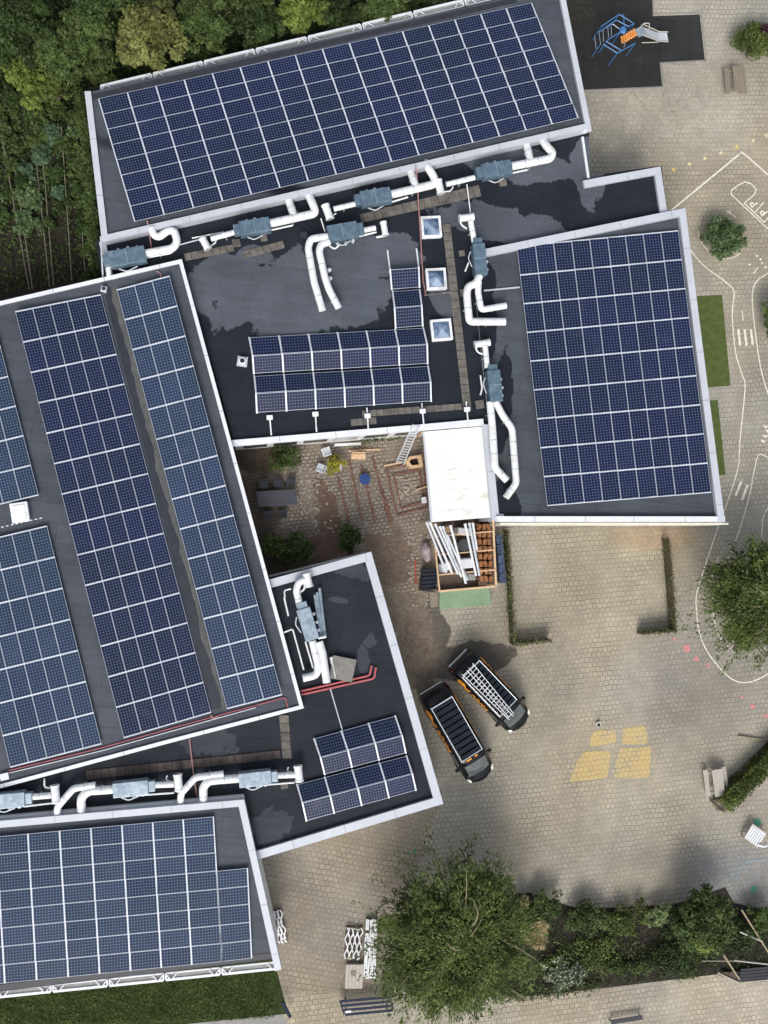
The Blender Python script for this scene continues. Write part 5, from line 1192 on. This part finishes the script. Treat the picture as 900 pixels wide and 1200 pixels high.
st_=tree('small_tree',826,1078,2.4,44,3.0,9500,'mid','dense small tree with lighter outer leaves at the lower right bed',leaf=.20,clumps=120,clr=.2,fill=.45)
v_=crown((0,0,0),(1.7,.7,.7),1500,.18,26,clr=.3)+np.array(tuple(W(832,1100,2.6))); mesh_quads('pale_leaves',v_,L['lime'],st_)
# timber poles and dark slatted platform at the lower right
for a,c,z0,z1,r,ml,lb in [((869,1066),(903,1120),1.6,1.0,.055,'palebark','long brown pole leaning across the right edge'),((867,1092),(893,1103),1.5,1.2,.05,'graywood','pale pole joining the long brown one'),((848,1119),(868,1150),1.5,.2,.06,'palebark','tan pole standing at the platform corner'),((822,1126),(862,1126),1.2,1.2,.045,'oldwood','level brown pole left of the platform'),((860,1125.5),(910,1131),1.2,1.2,.05,'graywood','pale level pole above the dark platform')]:
    b=MB(); b.tube([W(*a,z0),W(*c,z1)],r,8); o=b.build('timber_pole',M[ml],smooth=True); tag(o,lb,'pole','poles of the climbing corner')
    b=MB()
t=thing('slatted_platform','dark slatted platform with a pale rim at the lower right','platform',tuple(W(885,1143,0)))
for k in range(4): b=MB(); b.beam(W(868-k*1.5,1137+k*3.6,.35),W(925,1132+k*3.6,.35),.15,.05); b.build('slat',M['dark'],t)
b=MB(); b.tube([W(841,1140,.3),W(866,1151.5,.3),W(925,1146,.3)],.05,6); b.build('rim',M['graywood'],t); b=MB(); b.prism(WP([(845,1139),(866,1149),(868,1138)],.2),.03,.28); b.build('side_board',M['darkwood'],t)
b=MB(); c=W(735,1197,.4); b.beam((c.x-1.0,c.y,.35),(c.x+1.0,c.y+.15,.35),.25,.06); b.beam((c.x-1,c.y,.02),(c.x-.9,c.y,.35),.06); b.beam((c.x+.9,c.y+.1,.02),(c.x+.9,c.y+.15,.35),.06); o=b.build('dark_bench',M['dark']); tag(o,'dark bench cut off by the bottom edge on the footpath','bench')
# ------------------------------------------------------------------ big trees with radial branches
def branch_tree(label,px,py,z,r,h,nb,lm,leaf,per,group='large trees around the playground',seed=1,trunkpx=None,aspect=1.0,name='tree',bend=0):
    g=np.random.default_rng(seed); c=W(px,py,z); Rm=r/20.8; t=thing(name,label,'tree',(c.x,c.y,0),group)
    cen=np.array([c.x,c.y,z]); tubes=MB(); P=[];D=[];N_=[]
    lobes=np.sort(g.random(13)*6.283)
    for i in range(nb):
        a=g.random()*6.283 if g.random()<.42 else (lobes[g.integers(0,len(lobes))]+g.normal()*.11); el=g.random(); rad=Rm*(.55+.5*g.random())*(1+.10*math.sin(3*a+seed)+.07*math.sin(7*a)); 
        z1=z+h*(.50-.75*g.random()); st_=cen+np.array([0,0,-h*.35+h*.45*g.random()])+g.normal(size=3)*.25
        if el>.62: rad*=.35+.5*g.random(); z1=z+h*(.35+.25*g.random())
        en=np.array([c.x+math.cos(a)*rad,c.y+math.sin(a)*rad*aspect,z1-.3]); mid=(st_+en)/2+np.array([0,0,.55+.5*g.random()])+g.normal(size=3)*.55
        ts=np.linspace(0,1,7)[:,None]; curve=st_*(1-ts)**2+2*mid*ts*(1-ts)+en*ts**2
        if i%10==0: tubes.tube([tuple(q) for q in curve],.03,5,rr=[.07,.055,.045,.035,.028,.02,.012])
        # side twigs
        m=per; s=.22+.78*g.random(m)**.75; k=(s*6).astype(int).clip(0,5); f=(s*6-k)[:,None]; p=curve[k]*(1-f)+curve[k+1]*f; d=curve[k+1]-curve[k]; d/=np.linalg.norm(d,axis=1,keepdims=True)
        side=np.stack([-d[:,1],d[:,0],0*d[:,0]],1)*np.sign(g.normal(size=m))[:,None]
        w=(.55*(1.15-s))[:,None]*g.random((m,1))*Rm*.5; q=p+side*w+d*w*.5; q[:,2]-=w[:,0]*.35+g.random(m)*.18; q+=g.normal(size=(m,3))*.05
        P.append(q); D.append(d*1.1+side*.5+g.normal(size=(m,3))*.25); N_.append(g.normal(size=(m,3))*.45+np.array([0,0,1.]))
    # inner sprays fill the crown unevenly
    K=34; cu=g.normal(size=(K,3)); cu/=np.linalg.norm(cu,axis=1,keepdims=True); cu[:,2]=np.abs(cu[:,2]); cc=cen+cu*(g.random((K,1))**.5)*np.array([Rm*.8,Rm*.8*aspect,h*.42])
    m=int(nb*per*.45); k=g.integers(0,K,m); off=g.normal(size=(m,3))*np.array([.34,.34,.22]); rd=cc[k]-cen; rd[:,2]=0; rd/=np.linalg.norm(rd,axis=1,keepdims=True)+1e-6; off+=rd*(g.random((m,1))-.5)*1.5
    P.append(cc[k]+off); D.append(rd+off*.6+g.normal(size=(m,3))*.4); N_.append(g.normal(size=(m,3))*.5+np.array([0,0,1.]))
    for i in range(26):
        a=g.random()*6.283; rad=Rm*(1.0+.32*g.random()); s=.6+.4*g.random(38); dv=np.array([math.cos(a),math.sin(a)*aspect,0]); q=cen+dv*(rad*s)[:,None]; q[:,2]+=-h*.25-.8*(s-.6); q+=g.normal(size=(38,3))*np.array([.13,.13,.08])
        P.append(q); D.append(dv+g.normal(size=(38,3))*.5); N_.append(g.normal(size=(38,3))*.4+np.array([0,0,1.]))
    P=np.concatenate(P);D=np.concatenate(D);N_=np.concatenate(N_); m=len(P); l=leaf*(.5+g.random(m)*.9)
    mesh_quads('crown',leaf_mesh(P,N_,D,l,l*.34),L[lm],t)
    tubes.build('branches',M['palebark'],t)
    b=MB(); b.tube([(c.x,c.y,-.1),(c.x,c.y,z*.5),(c.x,c.y,z+h*.1)],.2,8,rr=[.26,.2,.1]); 
    for q in range(8):
        a=q*.79; b.tube([(c.x,c.y,z*.55),(c.x+math.cos(a)*Rm*.3,c.y+math.sin(a)*Rm*.3,z*.9),(c.x+math.cos(a)*Rm*.7,c.y+math.sin(a)*Rm*.7,z+.2)],.08,6,rr=[.12,.08,.04])
    b.build('trunk',M['bark'],t)
    return t
branch_tree('large spreading tree in front of the planting bed with fine feathery branches',538,1097,4.0,98,3.6,620,'olive',.21,105,seed=3)
branch_tree('spreading tree at the right picture edge beside the white play road',898,704,3.6,80,3.0,420,'olive',.21,100,seed=5)
# ------------------------------------------------------------------ woodland beyond the long wing
wd=[(20,30,3,46,'dark','dark tree in the top left corner'),(75,62,3.2,34,'mid','mid green tree right of the top left corner tree'),(105,30,4,34,'mid','tall bushy tree above the yellow-brown one, to its left'),(174,41,3.8,42,'yell','yellow-brown autumn tree near the left end of the long wing'),(112,70,2.6,30,'mid','low bushy tree touching the left side of the autumn tree'),(240,22,3.4,40,'mid','green tree right of the autumn tree, at the top edge'),(232,60,2.0,24,'dark','dark low tree behind the first sunshades'),(300,28,3.0,34,'dark','dark tree behind the third sunshade'),(352,12,3.4,32,'lime','light green tree at the top edge above the fourth sunshade'),(398,20,2.6,32,'dark','dark tree above the fifth sunshade'),(452,6,3.0,34,'mid','green tree at the top edge above the sixth sunshade'),(505,-8,2.8,30,'dark','dark tree above the seventh sunshade'),(550,-20,2.6,26,'mid','last green tree at the top edge near the end of the sunshades'),(28,88,2.0,26,'lime','small yellowish green tree at the left edge of the woods'),(62,104,1.6,20,'hedge','low lighter bush at the edge of the vegetable garden'),(150,-10,4,36,'dark','dark tree cut off by the top edge left of centre'),(290,-14,3.6,34,'mid','green tree cut off by the top edge above the sunshades')]
for i,(px,py,z,r,lm,lb) in enumerate(wd):
    tree('woodland_tree',px,py,z,r,z*1.0,int(r*r*7),lm,lb,'trees in the wood behind the long wing',leaf=.20 if lm!='yell' else .24,clumps=int(30+r*2.4),clr=.19,fill=.5)
# ground cover of the garden
n=30000; pxs=rng.random(n)*125-10; pys=rng.random(n)*240+105
den=.5+.5*np.sin(pxs*.42)*np.cos(pys*.045+pxs*.02); keep=(rng.random(n)<den*np.clip((300-pys)/150,.12,1)*1.0+.06)&(pys<345-pxs*.2)&(pxs<103+(pys-110)*.08)
pxs,pys=pxs[keep],pys[keep]; n=len(pxs); pos=np.array([tuple(W(a,b,.05)) for a,b in zip(pxs,pys)]); pos[:,2]=rng.random(n)*.35
o=mesh_quads('weeds',leaf_mesh(pos,rng.normal(size=(n,3))*.6+np.array([0,0,1.]),rng.normal(size=(n,3)),.10+rng.random(n)*.18,.06+rng.random(n)*.10),L['mid']); tag(o,'green weeds and seedlings covering the soil of the vegetable garden','weeds',kind='stuff')
# undergrowth as one mass
n=26000; pxs=rng.random(n)*620-30; pys=rng.random(n)*150-30
keep=(pys<112-(pxs-105)*.228-6)|(pxs<95); pxs,pys=pxs[keep],pys[keep]; n=len(pxs)
pos=np.array([tuple(W(a,b,.1)) for a,b in zip(pxs,pys)]); hh=.35+.9*(.5+.5*np.sin(pos[:,0]*1.7)*np.cos(pos[:,1]*1.3+pos[:,0]*.4)); pos[:,2]=rng.random(n)*hh
o=mesh_quads('undergrowth',leaf_mesh(pos,rng.normal(size=(n,3))*.6+np.array([0,0,1.]),rng.normal(size=(n,3)),.13+rng.random(n)*.2,.08+rng.random(n)*.12),L['dark']); tag(o,'dense dark undergrowth between the trees of the wood','undergrowth',kind='stuff')
# vegetable garden: plants in rows with wires
gp=[(2,150,12,'mid'),(14,196,10,'mid'),(26,210,9,'dark'),(44,148,13,'mid'),(47,182,11,'blue'),(62,155,10,'blue'),(31,200,9,'blue'),(35,235,17,'laurel'),(33,262,16,'laurel'),(70,200,7,'dark'),(69,226,7,'blue'),(84,135,12,'mid'),(90,155,10,'laurel'),(92,195,12,'mid'),(94,225,12,'dark'),(98,262,12,'dark'),(100,295,10,'mid'),(12,112,13,'dark'),(40,118,14,'lime'),(66,126,10,'mid'),(5,250,8,'dark'),(104,325,9,'dark'),(55,262,8,'dark'),(22,170,10,'mid'),(38,165,11,'mid'),(10,225,9,'dark'),(60,205,10,'dark'),(72,170,10,'mid'),(88,180,9,'mid'),(78,240,8,'dark'),(100,150,7,'vari')]
desc=['low leafy plant','broad leafed plant','bushy plant','spreading plant','small rosette']
for i,(px,py,r,lm) in enumerate(gp):
    row='left' if px<30 else ('middle' if px<65 else 'right'); dp='upper' if py<170 else ('central' if py<230 else 'lower')
    cn={'mid':'green','dark':'dark green','blue':'blue-green','laurel':'pale tipped','lime':'yellow-green','vari':'pale variegated'}[lm]
    bush('garden_plant',px,py,.4,r,r*1.1,.8,int(r*r*7),lm,f'{cn} {desc[i%5]} in the {dp} {row} garden beds, {["nearest the wires","between two wires","beside bare soil","crowded by neighbours"][i%4]}','plant','plants in the vegetable garden',leaf=.2 if lm!='blue' else .32,clumps=10+r,asp=.6,stem=False,clr=.34)
for i,(a,c) in enumerate([((2,160),(34,338)),((18,200),(38,338)),((42,185),(58,335)),((50,185),(63,335)),((72,150),(84,328)),((96,270),(100,328)),((36,150),(42,186))]):
    A,B=W(*a,.45),W(*c,.45); t=thing('wire_line',['first','second','third','fourth','fifth','sixth','seventh'][i]+' wire of the vegetable garden counted from the left' if i<6 else 'short wire in the upper middle of the vegetable garden','wire',tuple(A),'wires in the vegetable garden')
    b=MB(); b.tube([A,B],.022,5); b.build('wire',M['oldwood'],t)
    for k in range(4): q=A.lerp(B,k/3); b=MB(); b.box((q.x,q.y,.25),(.06,.06,.5)); b.build('stake',M['oldwood'],t)
strew([(98,118),(106,190),(112,270),(118,325)],3000,.14,'mid','climbing_creeper','green creeper growing against the left wall of the long wing',w=.16,h=2.8)
# lawn grass tufts and weeds as one mass
n=14000; pxs=rng.random(n)*340-10; pys=rng.random(n)*70+1135
pos=np.array([tuple(W(a,b,.03)) for a,b in zip(pxs,pys)]); keep=(pys>1158-pxs*.115)&(pys<1203-pxs*.03)&(pxs<322); pos=pos[keep]; n=len(pos); pos[:,2]+=rng.random(n)*.1
o=mesh_quads('grass',leaf_mesh(pos,rng.normal(size=(n,3))*.9+np.array([0,0,.8]),rng.normal(size=(n,3)),.10+rng.random(n)*.14,.02+rng.random(n)*.03),L['olive']); tag(o,'rough dark grass on the strip below the bottom left wing','grass',kind='stuff')
# ------------------------------------------------------------------ light
SUN_EL,SUN_AZ=R(46),R(190)      # azimuth clockwise from north (+Y): low in the south, soft through cloud
w=bpy.data.worlds.new('World'); scene.world=w; w.use_nodes=True; nt=w.node_tree
sky=nt.nodes.new('ShaderNodeTexSky'); sky.sky_type='NISHITA'; sky.sun_disc=False; sky.sun_elevation=SUN_EL; sky.sun_rotation=SUN_AZ
sky.air_density=1.0; sky.dust_density=4.0; sky.ozone_density=1.0
hs=nt.nodes.new('ShaderNodeHueSaturation'); hs.inputs['Saturation'].default_value=.45; nt.links.new(sky.outputs[0],hs.inputs['Color'])
nt.links.new(hs.outputs[0],nt.nodes['Background'].inputs[0]); nt.nodes['Background'].inputs[1].default_value=.155
sd=bpy.data.lights.new('sun','SUN'); sd.energy=1.35; sd.angle=R(24); sd.color=(1,.96,.90); so=bpy.data.objects.new('sun',sd); COL.objects.link(so)
dirv=Vector((math.sin(SUN_AZ)*math.cos(SUN_EL),math.cos(SUN_AZ)*math.cos(SUN_EL),math.sin(SUN_EL))); so.rotation_euler=dirv.to_track_quat('Z','Y').to_euler(); so.location=dirv*80
scene.view_settings.view_transform='Standard'; scene.view_settings.look='None'; scene.view_settings.gamma=1; scene.view_settings.exposure=0.35
try: scene.view_settings.use_curve_mapping=False
except Exception: pass
for o in bpy.data.objects:
    for k in ('_o','_P'):
        if k in o: del o[k]
